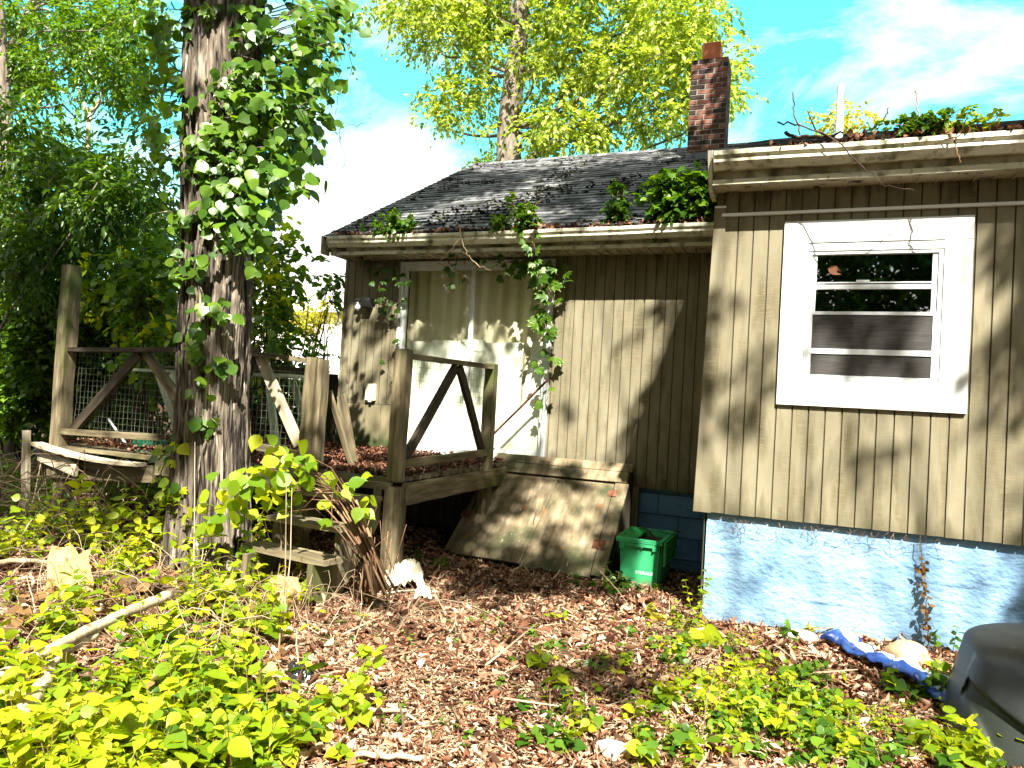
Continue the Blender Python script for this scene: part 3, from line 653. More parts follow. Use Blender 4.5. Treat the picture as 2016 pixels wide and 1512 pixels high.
# ------------------------------------------------------------------ deck
DK = .925
deck = thing('deck', 'rotting wooden deck with crossed railings, wire mesh and front steps', 'deck', (-4.8, 5.9, 0))
y = 4.80; i = 0
while y < 7.0:
    w_ = .138; x1 = -2.83+random.uniform(-.015, .015); x0 = -6.72+random.uniform(-.05, .05)
    beam('deck_board', 'wood', deck, (x0, y+w_/2, DK-.017-(.05 if i < 2 else 0)*.6), (x1, y+w_/2, DK-.017), .034, w_, ref=(0, 1, 0), bevel=.003, warp=.02 if i < 3 else .004)
    y += w_+.006; i += 1
# front rim joists (the left half has come loose) and the right side one
beam('rim_joist', 'wood', deck, (-6.62, 4.80, .66), (-5.28, 4.80, .735), .15, .038, ref=(0, 1, 0))
beam('rim_joist', 'wood_pale', deck, (-6.70, 4.76, .80), (-6.15, 4.73, .70), .12, .034, ref=(0, 1, 0))
beam('rim_joist', 'wood_pale', deck, (-6.70, 4.72, .90), (-5.35, 4.72, .815), .03, .12, ref=(0, 1, 0), warp=.035)
beam('rim_joist', 'wood', deck, (-5.26, 4.80, .80), (-3.70, 4.80, .82), .14, .038, ref=(0, 1, 0))
beam('rim_joist', 'wood', deck, (-3.72, 4.795, .858), (-2.88, 4.795, .862), .055, .05, ref=(0, 1, 0))
beam('rim_joist', 'wood', deck, (-2.80, 4.85, .805), (-2.80, 7.0, .805), .04, .165, ref=(0, 0, 1))
beam('rim_joist', 'wood', deck, (-6.62, 6.98, .82), (-5.1, 6.98, .82), .14, .038, ref=(0, 1, 0))
def post(x, y, z0, z1, w_=.10, lean=0, mat='wood'):
    return beam('post', mat, deck, (x, y, z0), (x+lean, y, z1), w_, w_, bevel=.008, chew=.008)
post(-2.87, 4.83, .905, 1.90, .105, .01)
post(-2.86, 4.83, .0, .86, .125, 0)
post(-2.845, 6.45, .0, 1.905, .10)
post(-3.70, 4.83, .82, 1.815, .10, .02)
post(-3.74, 4.87, .0, .80, .10)
post(-6.53, 4.83, .60, 2.60, .125, -.01)
post(-6.50, 4.88, .0, .60, .13)
post(-6.45, 6.85, .0, 1.80, .09)
post(-5.15, 6.9, .0, 1.80, .09)
beam('post', 'wood_pale', deck, (-6.70, 4.66, .22), (-6.76, 4.66, 1.02), .085, .03, bevel=.003, chew=.01)
# second, flat picket beside the post with the mesh stapled to it
beam('post', 'wood', deck, (-3.615, 4.86, .90), (-3.61, 4.86, 1.80), .045, .10, bevel=.004)
def rail(p, q, w_=.035, h_=.085, mat='wood', flatt=False, ref=(0, 1, 0)): return beam('rail', mat, deck, p, q, h_, w_, ref=ref, bevel=.003)
# left bay
rail((-6.47, 4.84, 1.80), (-4.3, 4.84, 1.855), .10, .04, 'wood_and_deck_shade')
rail((-6.47, 4.80, 1.03), (-5.25, 4.80, 1.06), .04, .055)
rail((-6.45, 6.85, 1.74), (-5.15, 6.9, 1.76), .04, .09, 'wood_and_deck_shade')
def brace(p, q, mat='wood'): return beam('brace', mat, deck, p, q, .085, .04, ref=(0, 1, 0), bevel=.003)
brace((-6.45, 4.86, 1.01), (-5.62, 4.86, 1.79), 'wood_and_deck_shade')
brace((-5.56, 4.885, 1.79), (-4.78, 4.885, 1.06), 'wood')
# middle bay, behind the trunk
rail((-4.6, 4.84, 1.845), (-3.74, 4.84, 1.785), .09, .04, 'wood')
rail((-4.6, 4.81, 1.095), (-3.76, 4.81, 1.03), .04, .055)
brace((-4.25, 4.86, 1.80), (-3.80, 4.86, 1.10), 'wood_pale')
brace((-4.32, 4.89, 1.80), (-4.75, 4.89, 1.12), 'wood_and_deck_shade')
# right side bay from the front corner to the wall post
rail((-2.86, 4.88, 1.855), (-2.845, 6.42, 1.87), .09, .04, 'wood', ref=(1, 0, 0))
rail((-2.83, 4.88, 1.03), (-2.83, 6.42, 1.055), .04, .06, 'wood', ref=(1, 0, 0))
def brx(p, q, mat): return beam('brace', mat, deck, p, q, .085, .038, ref=(1, 0, 0), bevel=.003)
brx((-2.86, 4.93, 1.06), (-2.86, 5.72, 1.83), 'wood_and_deck_shade'); brx((-2.86, 5.78, 1.83), (-2.86, 6.38, 1.05), 'wood_and_deck_shade')
def mesh_wire(P0, P1, z0, z1, step=.052):
    m = MB(); P0 = np.array(P0); P1 = np.array(P1); Ln = np.linalg.norm(P1-P0); k = int(Ln/step)
    for i in range(k+1):
        p = P0+(P1-P0)*i/k; q = [(p[0]+random.uniform(-1, 1)*.006, p[1]+random.uniform(-1, 1)*.006, z0+(z1-z0)*t/5) for t in range(6)]; m.tube(q, .0014, 3, False)
    k2 = int((z1-z0)/step)
    for j in range(k2+1):
        z = z0+(z1-z0)*j/k2; q = [tuple(P0[:2]+(P1[:2]-P0[:2])*t/6)+(z+random.uniform(-1, 1)*.006,) for t in range(7)]; m.tube(q, .0014, 3, False)
    return m.build('wire_mesh', 'wire', deck)
mesh_wire((-2.90, 4.9, 0), (-2.90, 6.4, 0), .97, 1.84)
mesh_wire((-6.45, 4.90, 0), (-4.5, 4.90, 0), .97, 1.8)
mesh_wire((-4.5, 4.90, 0), (-3.76, 4.90, 0), .97, 1.8)
# steps
for i, (yl, yr, z, xl, xr) in enumerate(((4.66, 4.60, .775, -3.56, -2.90), (4.42, 4.34, .60, -3.62, -2.93), (4.20, 4.10, .425, -3.64, -2.86))):
    beam('stair_tread', 'wood', deck, (xl, yl, z), (xr, yr, z), .036, .20, ref=(0, 1, 0), bevel=.004, chew=.01)
def stringer(x, mat='wood'):
    m = MB(); pts = [(4.80, .86), (4.80, .60), (4.62, .40), (4.30, .10), (4.10, .05), (4.0, .05), (4.0, .405), (4.29, .405), (4.29, .58), (4.53, .58), (4.53, .755), (4.74, .755), (4.74, .86)]
    k = len(pts); m.V = [(x-.02, y, z) for y, z in pts]+[(x+.02, y, z) for y, z in pts]
    m.F = [tuple(range(k)), tuple(reversed(range(k, 2*k)))]+[(i, i+k, (i+1) % k+k, (i+1) % k) for i in range(k)]
    o = m.build('stair_stringer', mat, deck); return o
stringer(-3.52); stringer(-2.98)
# leaf litter lying on the deck
lv = LV(); n = 9000; X = rng.uniform(-6.6, -2.83, n); Y = rng.uniform(4.83, 7.02, n)
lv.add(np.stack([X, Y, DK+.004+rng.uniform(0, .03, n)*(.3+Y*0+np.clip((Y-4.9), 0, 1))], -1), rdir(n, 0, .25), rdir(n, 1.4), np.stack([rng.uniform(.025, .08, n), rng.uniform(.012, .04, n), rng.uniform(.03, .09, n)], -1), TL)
o = lv.build('leaf_litter', 'litter_dark'); o['kind'] = 'stuff'; tag(o, 'dark red brown dead leaves lying on the deck boards', 'dead leaves')

def copy_tree(o, loc):
    c = o.copy(); C.objects.link(c); c.location = loc
    for ch in list(o.children):
        k = ch.copy(); C.objects.link(k); k.parent = c
    return c

# picnic-style table standing on the deck
tb = thing('folding_table', 'pale green A-legged table standing on the deck behind the railing', 'table', (-5.6, 5.85, DK))
beam('tabletop', 'greenwood', tb, (-6.75, 5.85, 1.655), (-4.55, 5.85, 1.675), .03, .5, ref=(0, 1, 0))
beam('table_apron', 'wood_and_deck_shade', tb, (-6.1, 5.72, 1.70), (-4.7, 5.72, 1.715), .02, .3, ref=(0, 1, 0))
for (a, b) in (((-6.20, 5.60, 1.63), (-5.80, 5.58, .97)), ((-5.98, 5.56, 1.63), (-5.44, 5.54, .97)), ((-4.78, 5.6, 1.63), (-4.62, 5.58, .97)), ((-4.9, 6.1, 1.63), (-4.6, 6.1, .97))):
    beam('leg', 'greenwood', tb, a, b, .075, .03, ref=(0, 1, 0))
# shovel
sv = thing('scoop_shovel', 'dark green plastic scoop with white handle lying on the deck', 'shovel', (-5.45, 5.05, DK))
a = at(214, 825, 5.25); b = at(256, 886, 5.06); m = MB(); m.tube([a, b], .011, 8); m.build('handle', 'bulb', sv)
m = MB()
c1, c2, c3, c4 = at(246, 912, 4.98), at(262, 881, 5.0), at(302, 880, 5.12), at(297, 913, 5.1)
c = [np.array(v)+np.array([0, 0, .085]) for v in (c1, c2, c3, c4)]; off = np.array([.03, .14, -.02])
m.V = [tuple(v) for v in c]+[tuple(v+off) for v in c]; m.F = [(0, 1, 2, 3), (0, 4, 5, 1), (1, 5, 6, 2), (3, 2, 6, 7), (3, 7, 4, 0)]
m.build('scoop', 'scoop', sv, bevel=.004)
# boards leaning beside the second post
for (p, q, lab, w_) in (((-3.60, 5.35, .94), (-3.84, 5.45, 1.52), 'wider grey board leaning against the middle deck post', .10), ((-3.50, 5.18, .94), (-3.72, 5.1, 1.55), 'narrow brown board leaning in front of the wider one by the deck post', .05)):
    tag(beam('leaning_board', 'wood', None, p, q, w_, .03, ref=(.3, 1, 0)), lab, 'board')
m = MB(); m.tube([(-2.98, 5.62, .94), (-2.98, 5.62, 1.05)], .055, 10); tag(m.build('wood_block', 'wood'), 'short stub of round wood standing on deck by the railing', 'wood block')
# dark fence posts beyond the deck
fn = thing('rail_fence', 'dark post and rail fence beside the house corner beyond the deck', 'fence', (-5.5, 7.9, 0))
beam('post', 'wood_and_deck_shade', fn, tuple(at(655, 930, 7.6)), tuple(at(655, 737, 7.6)), .10, .10); a = at(656, 741, 7.6); b = at(560, 736, 8.4); beam('rail', 'wood_and_deck_shade', fn, tuple(a), tuple(b), .06, .05)

# ------------------------------------------------------------------ green tote
tx0, tx1, ty0, ty1, tz0, tz1 = -1.43, -1.06, 6.06, 6.66, .085, .475
tote = thing('storage_crate', 'bright green plastic crate with hinged lid flaps beside the cellar hatch', 'crate', ((tx0+tx1)/2, (ty0+ty1)/2, tz0))
def taper(x0, x1, y0, y1, z0, z1, t):
    return [(x0+t, y0+t, z0), (x1-t, y0+t, z0), (x1-t, y1-t, z0), (x0+t, y1-t, z0), (x0, y0, z1), (x1, y0, z1), (x1, y1, z1), (x0, y1, z1)]
m = MB(); P = taper(tx0+.015, tx1-.015, ty0+.015, ty1-.015, tz0, tz1-.03, .02); Q = taper(tx0+.025, tx1-.025, ty0+.025, ty1-.025, tz0+.01, tz1-.03, .02)
m.add(P+Q, [(0, 3, 2, 1), (0, 1, 5, 4), (1, 2, 6, 5), (2, 3, 7, 6), (3, 0, 4, 7), (8, 9, 10, 11), (8, 12, 13, 9), (9, 13, 14, 10), (10, 14, 15, 11), (11, 15, 12, 8), (4, 5, 13, 12), (5, 6, 14, 13), (6, 7, 15, 14), (7, 4, 12, 15)])
for k in range(9):
    yy = ty0+.06+k*.055; m.hexa([(tx1-.028, yy, tz0+.02), (tx1-.02, yy, tz0+.02), (tx1-.02, yy+.012, tz0+.02), (tx1-.028, yy+.012, tz0+.02), (tx1-.016, yy, tz1-.05), (tx1-.004, yy, tz1-.05), (tx1-.004, yy+.012, tz1-.05), (tx1-.016, yy+.012, tz1-.05)])
body = m.build('crate_body', 'tote', tote)
m = MB()
m.box(tx0-.012, tx1+.004, ty0-.012, ty0+.026, tz1-.032, tz1); m.box(tx0-.012, tx1+.004, ty1-.02, ty1+.01, tz1-.032, tz1); m.box(tx0-.012, tx0+.022, ty0+.027, ty1-.021, tz1-.032, tz1-.001); m.box(tx1-.03, tx1+.004, ty0+.027, ty1-.021, tz1-.032, tz1-.001)
m.box(tx0+.05, tx1-.06, ty0-.008, ty0+.014, tz1-.062, tz1-.033)
for xx in (tx0+.02, tx1-.075):
    m.box(xx, xx+.012, ty0-.012, ty0+.018, tz1-.088, tz1-.033); m.box(xx+.030, xx+.042, ty0-.012, ty0+.018, tz1-.088, tz1-.033); m.box(xx+.0125, xx+.0295, ty0-.002, ty0+.018, tz1-.088, tz1-.033)
for k in range(3): m.box(tx0+.11+k*.045, tx0+.125+k*.045, ty0-.012, ty0-.0085, tz1-.07, tz1-.034)
m.build('crate_rim', 'tote', tote, bevel=.002)
# the right lid flap hangs down outside; the left one lies folded along the far edge
m = MB(); fx = tx1+.012
m.box(fx, fx+.006, ty0+.01, ty1-.01, tz1-.20, tz1-.002)
for k in range(9): yy = ty0+.01+k*.0655; m.box(fx+.006, fx+.020, yy, yy+.007, tz1-.20, tz1-.002)
for k in range(6): zz = tz1-.20+k*.038; m.box(fx+.0062, fx+.018, ty0+.0175, ty1-.012, zz, zz+.006)
m.build('lid_flap', 'tote_dark', tote)
m = MB(); m.hexa([(tx0+.01, ty0+.03, tz1-.008), (tx0+.13, ty0+.04, tz1-.03), (tx0+.13, ty1-.03, tz1-.03), (tx0+.01, ty1-.03, tz1-.008), (tx0+.01, ty0+.03, tz1+.008), (tx0+.13, ty0+.04, tz1-.015), (tx0+.13, ty1-.03, tz1-.015), (tx0+.01, ty1-.03, tz1+.008)])
for k in range(8): yy = ty0+.06+k*.06; m.box(tx0-.004, tx0+.03, yy, yy+.02, tz1+.009, tz1+.018)
m.build('lid_flap', 'tote_dark', tote)
m = MB(); m.box(tx0+.035, tx1-.035, ty0+.035, ty1-.035, tz1-.10, tz1-.06); m.build('rotting_leaves', 'moss', tote)
# its small white lettering (only one word can be made out)
cu = bpy.data.curves.new('lettering', 'FONT'); cu.body = 'STORAGE'; cu.size = .034; cu.extrude = .0004
to = bpy.data.objects.new('tmp', cu); C.objects.link(to); bpy.context.view_layer.update()
me = bpy.data.meshes.new_from_object(to.evaluated_get(bpy.context.evaluated_depsgraph_get())); bpy.data.objects.remove(to)
m_ = Matrix.Translation((tx0+.155, ty0+.0265, tz0+.10)) @ Matrix.Rotation(R(90)-.05, 4, 'X')
me.name = 'lettering'; me.materials.clear(); obj('lettering', me, 'white', body, m_)
def stick(name, pts, r0, r1, mat, label, cat='stick', par=None, group=None, n=6, smooth=True, sub=6, wob=.01, side=0):
    """a crooked stick through pts"""
    pts = [np.array(p, float) for p in pts]; q = []
    for i in range(len(pts)-1):
        for k in range(sub): q.append(pts[i]+(pts[i+1]-pts[i])*k/sub+rng.normal(size=3)*wob)
    q.append(pts[-1]); K = len(q); m = MB(); m.tube(q, [r0+(r1-r0)*i/(K-1) for i in range(K)], n)
    for s in range(side):
        i = random.randrange(K//4, K-2); d = rdir(1)[0]; d[2] = abs(d[2])*.6; L_ = random.uniform(.1, .3); p = q[i]
        m.tube([p, p+d*L_*.5+rng.normal(size=3)*wob*2, p+d*L_+np.array([0, 0, L_*.2])], [r1*1.1, r1*.8, r1*.4], 5)
    o = m.build(name, mat, par, smooth)
    if label: tag(o, label, cat, group)
    return o
stick('dead_branch', [(-1.12, 6.2, .36), (-1.15, 6.22, .48), (-1.22, 6.2, .54), (-1.26, 6.18, .575)], .010, .006, 'twig_dark', 'thick dark bent twig standing up out of the green crate', wob=.003)
stick('dead_branch', [(-1.06, 6.45, .37), (-1.07, 6.46, .47), (-1.0, 6.45, .50), (-.96, 6.46, .53)], .005, .003, 'twig_dark', 'thin forked twig at the right rim of the green crate', wob=.003, side=2)
stick('dead_branch', [at(920, 1035, 6.30), at(935, 1075, 6.22), at(925, 1100, 6.12), at(940, 1130, 6.02)], .013, .009, 'twig', 'crooked grey stick lying down the left of the sloping hatch', wob=.004)

# ------------------------------------------------------------------ grey moulded bin lying at the right corner
bn = thing('plastic_bin', 'large dark grey moulded plastic bin with curved edges lying in the right corner', 'bin', (1.35, 4.15, .1))
def superhull():
    nu, nvv = 420, 160; V = []
    x0, x1, y0, y1, z0, z1 = .62, 2.2, 3.55, 4.50, .0, .60
    for j in range(nvv+1):
        v = j/nvv; 
        for i in range(nu):
            a = 2*math.pi*i/nu; ca, sa = math.cos(a), math.sin(a); e = .52
            cx = math.copysign(abs(ca)**e, ca); cyy = math.copysign(abs(sa)**e, sa)
            # profile: near-vertical sides easing into a crowned top
            if v < .55: h = v/.55*.82; rr = 1-.10*h
            else: t = (v-.55)/.45; h = .82+.18*math.sin(t*math.pi/2)+.0; rr = (1-.082)*(math.cos(t*math.pi/2)**.55)
            x = (x0+x1)/2+(x1-x0)/2*cx*rr+.10*h; y = (y0+y1)/2+(y1-y0)/2*cyy*rr+.16*h; z = z0+(z1-z0)*h
            z -= .05*max(0, (x-1.3))*h
            # pressed panel in the face towards the path
            V.append((x, y, z))
    F = []
    for j in range(nvv):
        for i in range(nu): F.append((j*nu+i, j*nu+(i+1) % nu, (j+1)*nu+(i+1) % nu, (j+1)*nu+i))
    return V, F
V, F = superhull(); V = np.array(V)
def recess(x, z):                       # a slanted round-cornered panel pressed into the front
    k = .022; p = (.405-.55*(x-.71))-z; q = (x-.70)-(.36-z)*.42; m_ = -k*np.log(np.exp(np.clip(-p/k, -50, 50))+np.exp(np.clip(-q/k, -50, 50))); return 1/(1+np.exp(np.clip(-m_/.006, -50, 50)))
front = V[:, 1] < 4.0
mk = np.where(front, recess(V[:, 0], V[:, 2]), 0); V[:, 1] += .04*mk; V[:, 0] += .012*mk
me = meshdata('bin_body', V, np.array(F), True); me.materials.append(M['bin']); o = obj('bin_body', me, None, bn); me.materials.append(M['bin_dark'])
me.polygons.foreach_set('material_index', (mk[np.array(F)].mean(1) > .5).astype(np.int32))
m = MB(); m.tube([(1.0+.02*i, 4.16+.002*i, .603-.001*i) for i in range(16)], .010, 8); m.build('grip_slot', 'bin_dark', bn, True)

# ------------------------------------------------------------------ tarp, stones, bags
def sheet(name, mat, path, width, label, cat, seed=1, amp=.03, nu=110, nv=30, roll=1.1, mat2=None):
    """a crumpled strip following path (rolled over itself)"""
    path = [np.array(p, float) for p in path]; V = []
    for i in range(nu+1):
        t = i/nu*(len(path)-1); k = min(int(t), len(path)-2); p = path[k]+(path[k+1]-path[k])*(t-k); d = unit(path[k+1]-path[k]); s = np.cross(d, (0, 0, 1)); s = unit(s)
        wd = width*(1-.35*abs(math.sin(i/nu*math.pi*1.5)))
        for j in range(nv+1):
            a = (j/nv-.5)*math.pi*2*roll; r = wd/2*(.45+.1*math.cos(i*.3))
            q = p+s*math.sin(a)*r*1.3+np.array([0, 0, 1])*(math.cos(a)*r*.45+r*.35); V.append(q)
    V = np.array(V); V += (np.stack([fbm(V*9, seed, 3), fbm(V*9, seed+7, 3), fbm(V*9, seed+13, 3)], -1)-.5)*amp*2; V[:, 2] += .018*(1-2*np.abs(fbm(V*np.array([14, 22, 14]), seed+21, 2)-.5))-.02
    i = np.arange(nu)[:, None]*(nv+1)+np.arange(nv)[None]; F = np.stack([i, i+1, i+nv+2, i+nv+1], -1).reshape(-1, 4)
    me = meshdata(name, V, F, False); o = obj(name, me, mat)
    if mat2:
        me.materials.append(M[mat2]); jj = np.tile(np.arange(nv), nu); me.polygons.foreach_set('material_index', ((jj > .34*nv) & (jj < .53*nv)).astype(np.int32) if roll > 1 else (jj*0))
    return tag(o, label, cat)
sheet('tarp', 'tarp', [on(1655, 1262, .2), on(1700, 1290, .2), on(1760, 1315, .2), on(1830, 1348, .2), on(1880, 1385, .2)], .34, 'twisted blue and silver tarp lying by the blue foundation', 'tarp', 3, .035, mat2='tarpw')
def rock(name, mat, c, s, label, seed):
    bm = bmesh.new(); bmesh.ops.create_icosphere(bm, subdivisions=4, radius=1); P = np.array([v.co[:] for v in bm.verts])
    D = 1+.45*(fbm(P*1.3+seed, seed, 4)-.5); P = P*D[:, None]*np.array(s)+np.array(c)
    for v, p in zip(bm.verts, P): v.co = p
    me = bpy.data.meshes.new(name); bm.to_mesh(me); bm.free(); me.polygons.foreach_set('use_smooth', [True]*len(me.polygons))
    return tag(obj(name, me, mat), label, 'stone')
rock('stone', 'rock', on(1786, 1292, .2), (.115, .08, .085), 'rounded tan stone behind the blue tarp by the foundation', 3)
rock('stone', 'rockw', on(1575, 1255, .16), (.11, .08, .05), 'pale flat stone left of the blue tarp by the foundation', 5)
rock('stone', 'rockw', on(1205, 1482, .10), (.085, .06, .05), 'small white stone on the path at the bottom edge', 7)
rock('stone', 'rock', on(1395, 1255, .14), (.13, .08, .055), 'low tan stone at the left foot of the blue foundation', 9)
rock('stone', 'rock', on(985, 1285, .12), (.06, .05, .025), 'small brown stone flat on the leaf litter mid path', 12)

def crumple(name, mat, c, sx, sy, h, label, cat, seed, rz=0, n=34, fold=5.):
    X, Y = np.meshgrid(np.linspace(-1, 1, n), np.linspace(-1, 1, n)); P = np.stack([X*1.6, Y*1.6, X*0+seed], -1)
    rid = 1-2*np.abs(fbm(P*1.4, seed, 3)-.5)*2.2; Z = h*(np.clip(rid, 0, 1)*.8+.3*vn(P*fold*.6, seed+3))*np.clip(1.3-(X**2+Y**2)*.75, .08, 1)
    ed = 1+.28*(fbm(P*1.2+9, seed+4, 2)-.5); x = X*sx*ed+.12*sx*(vn(P*3, seed+8)-.5); y = Y*sy*ed+.12*sy*(vn(P*3, seed+9)-.5)
    c_, s_ = math.cos(rz), math.sin(rz); V = np.stack([c[0]+c_*x-s_*y, c[1]+s_*x+c_*y, c[2]+Z], -1).reshape(-1, 3)
    i = np.arange(n-1)[:, None]*n+np.arange(n-1)[None]; F = np.stack([i, i+1, i+1+n, i+n], -1).reshape(-1, 4)
    return tag(obj(name, meshdata(name, V, F, False), mat), label, cat)
crumple('cloth_bag', 'bagc', on(795, 1150, .13), .15, .12, .20, 'crumpled cream cloth bag on the ground below the deck post', 'bag', 5, .6)
crumple('cloth_bag', 'bagc', on(832, 1172, .12), .06, .11, .07, 'narrow cream strap end trailing from the crumpled bag', 'bag', 8, .5)
def standing(name, mat, c, w_, h, label, cat, seed, lean=.35, n=26):
    X, Z = np.meshgrid(np.linspace(-1, 1, n), np.linspace(0, 1, n)); P = np.stack([X*1.5, Z*2, X*0+seed], -1)
    a = np.array([RT[0], RT[1], 0]); a /= np.linalg.norm(a); b = np.array([-a[1], a[0], 0])
    D = lean*Z*h+.10*h*(fbm(P*2.2, seed, 3)-.5)*2+.02*h*np.sin(X*9+Z*3)
    top = 1-.22*vn(np.stack([X*2.4, X*0, X*0+seed], -1), seed)
    V = np.array(c)+a*(X*w_/2*(1-.15*Z)+.03*np.sin(Z*5))[..., None]+b*D[..., None]+np.array([0, 0, 1])*(Z*h*top)[..., None]
    i = np.arange(n-1)[:, None]*n+np.arange(n-1)[None]; F = np.stack([i, i+1, i+1+n, i+n], -1).reshape(-1, 4)
    return tag(obj(name, meshdata(name, V.reshape(-1, 3), F, False), mat), label, cat)
standing('paper_sack', 'bagy', on(118, 1190, .12), .30, .36, 'torn orange yellow paper sack among dead vines at left', 'sack', 4)
standing('paper_sack', 'bagy', on(560, 1190, .13), .22, .18, 'small crumpled yellow paper sack below the bottom deck step', 'sack', 9)
crumple('plastic_bag', 'bagb', on(590, 1335, .11), .07, .15, .075, 'shiny black plastic bag crumpled in the leaf litter', 'bag', 6, .7)

# ------------------------------------------------------------------ trees
def trunk_mesh(path, radii, nseg, rows, amp, fs=9., fz=1.1, seed=3, lobes=0.):
    path = np.array(path, float); t = np.linspace(0, 1, rows); L_ = np.linspace(0, 1, len(path))
    Cn = np.stack([np.interp(t, L_, path[:, k]) for k in range(3)], -1); Rr = np.interp(t, L_, radii)
    th = np.linspace(0, 2*math.pi, nseg, endpoint=False); T, A = np.meshgrid(t, th, indexing='ij')
    U = np.stack([np.cos(A), np.sin(A), T*0], -1); zz = Cn[:, 2][:, None]*np.ones_like(A)
    P = np.stack([np.cos(A)*fs*.28+fbm(np.stack([zz*.9, A*0, A*0], -1), 8, 2)*.8, np.sin(A)*fs*.28, zz*fz], -1)
    n1 = 1-2*np.abs(fbm(P*1.0, seed, 3)-.5); n2 = 1-2*np.abs(fbm(P*np.array([3.1, 3.1, 1.8]), seed+5, 3)-.5)
    D = amp*((np.clip(n1, .3, 1)-.7)*2.6+(n2-.7)*1.5)+lobes*(np.cos(A*3+1.2+.3*np.sin(zz))*.5+.5*np.cos(A*2+zz*.4))
    V = Cn[:, None]+U*(Rr[:, None]+D)[..., None]; i = np.arange(rows-1)[:, None]*nseg; j = np.arange(nseg)[None]; j2 = (j+1) % nseg
    F = np.stack([i+j, i+j2, i+j2+nseg, i+j+nseg], -1).reshape(-1, 4)
    return V.reshape(-1, 3), F
def limb(mb, p, q, r0, r1, wob=.12, k=7, n=7):
    p = np.array(p, float); q = np.array(q, float); L_ = np.linalg.norm(q-p); o = rng.normal(size=3)*wob*L_; pts = []
    for i in range(k+1):
        t = i/k; pts.append(p+(q-p)*t+o*math.sin(t*math.pi)+rng.normal(size=3)*.02*L_*(0 < i < k))
    mb.tube(pts, [r0+(r1-r0)*i/k for i in range(k+1)], n); return pts

# --- the big vine-clad trunk
TX, TYc = -4.37, 4.42
bt = thing('old_tree', 'massive shaggy barked tree trunk wrapped in vine at left', 'tree', (TX+.12, TYc, .1))
path = [(TX+.14, TYc, -.1), (TX+.12, TYc, .5), (TX+.07, TYc, 1.5), (TX+.02, TYc, 2.6), (TX-.02, TYc, 3.6), (TX-.08, TYc, 4.8), (TX-.2, TYc+.1, 7.2)]
V, F = trunk_mesh(path, [.33, .275, .238, .240, .27, .275, .20], 420, 640, .038, 17, 1.15, 3, .018)
obj('trunk', meshdata('trunk', V, F, True), 'bark', bt)
mb = MB(); lv = LV(); top = np.array([TX-.2, TYc+.1, 6.9])
for i in range(11):
    a = i*2*math.pi/11+.3; e = top+np.array([math.cos(a)*random.uniform(1.4, 2.8), math.sin(a)*random.uniform(1.4, 2.8), random.uniform(.6, 2.6)])
    pts = limb(mb, top-np.array([0, 0, random.uniform(0, 1.0)]), e, .09, .02)
    for q in pts[3:]:
        clump(lv, q+rng.normal(size=3)*.3, .6, 14, 8, .12, TS, L=.4)
mb.build('branch', 'bark', bt, True); lv.build('crown', 'leaf_mid', bt)

# --- vine on that trunk
vine = thing('climbing_vine', 'leafy climbing vine hanging thickly round the old trunk', 'vine', (TX+.1, TYc-.3, .2))
mb = MB()
for i in range(16):
    a0 = random.uniform(-2.6, .4); z = random.uniform(0, 2.6); zt = z+random.uniform(1.2, 3.2); pts = []
    for k in range(14):
        t = k/13; zz = z+(zt-z)*t; a = a0+.5*math.sin(t*3+i)+random.uniform(-.04, .04); r = np.interp(zz, [-.1, .5, 1.5, 3.6, 4.8], [.335, .285, .250, .28, .285])+.006
        cx = np.interp(zz, [0, 1.5, 3.6, 4.8], [TX+.13, TX+.07, TX-.02, TX-.08]); pts.append((cx+math.cos(a)*r, TYc+math.sin(a)*r, zz))
    mb.tube(pts, random.uniform(.005, .014), 6)
VCL = [  # px, py, rx, ry, count
 (625, 20, 62, 32, 60), (600, 75, 62, 50, 75), (585, 150, 62, 60, 80), (560, 215, 60, 60, 85), (600, 240, 55, 45, 45), (545, 290, 62, 50, 80), (570, 350, 45, 35, 40),
 (520, 330, 50, 50, 60), (500, 60, 45, 70, 50), (490, 160, 45, 50, 45), (470, 390, 60, 42, 50), (425, 290, 60, 35, 48), (400, 340, 50, 40, 40), (455, 245, 40, 40, 26),
 (450, 170, 45, 50, 32), (320, 30, 36, 36, 26), (312, 90, 30, 50, 34), (330, 160, 36, 40, 26), (305, 265, 34, 45, 26), (325, 330, 32, 40, 20), (330, 420, 36, 40, 22), (390, 430, 50, 28, 22),
 (345, 495, 36, 40, 26), (470, 470, 40, 34, 22), (505, 470, 28, 60, 22), (385, 530, 30, 30, 10), (410, 590, 26, 26, 8), (430, 620, 30, 18, 9), (395, 655, 26, 28, 11), (380, 700, 26, 22, 8),
 (430, 715, 26, 20, 7), (395, 765, 30, 20, 6), (410, 835, 30, 26, 6), (345, 880, 26, 30, 12), (325, 925, 30, 30, 12), (318, 970, 26, 26, 10), (400, 10, 60, 20, 14), (520, 420, 30, 40, 20), (640, 100, 40, 60, 34), (665, 20, 30, 30, 22), (640, 175, 22, 40, 14), (610, 300, 20, 26, 10)]
lv = LV(); lv2 = LV(); lv3 = LV()
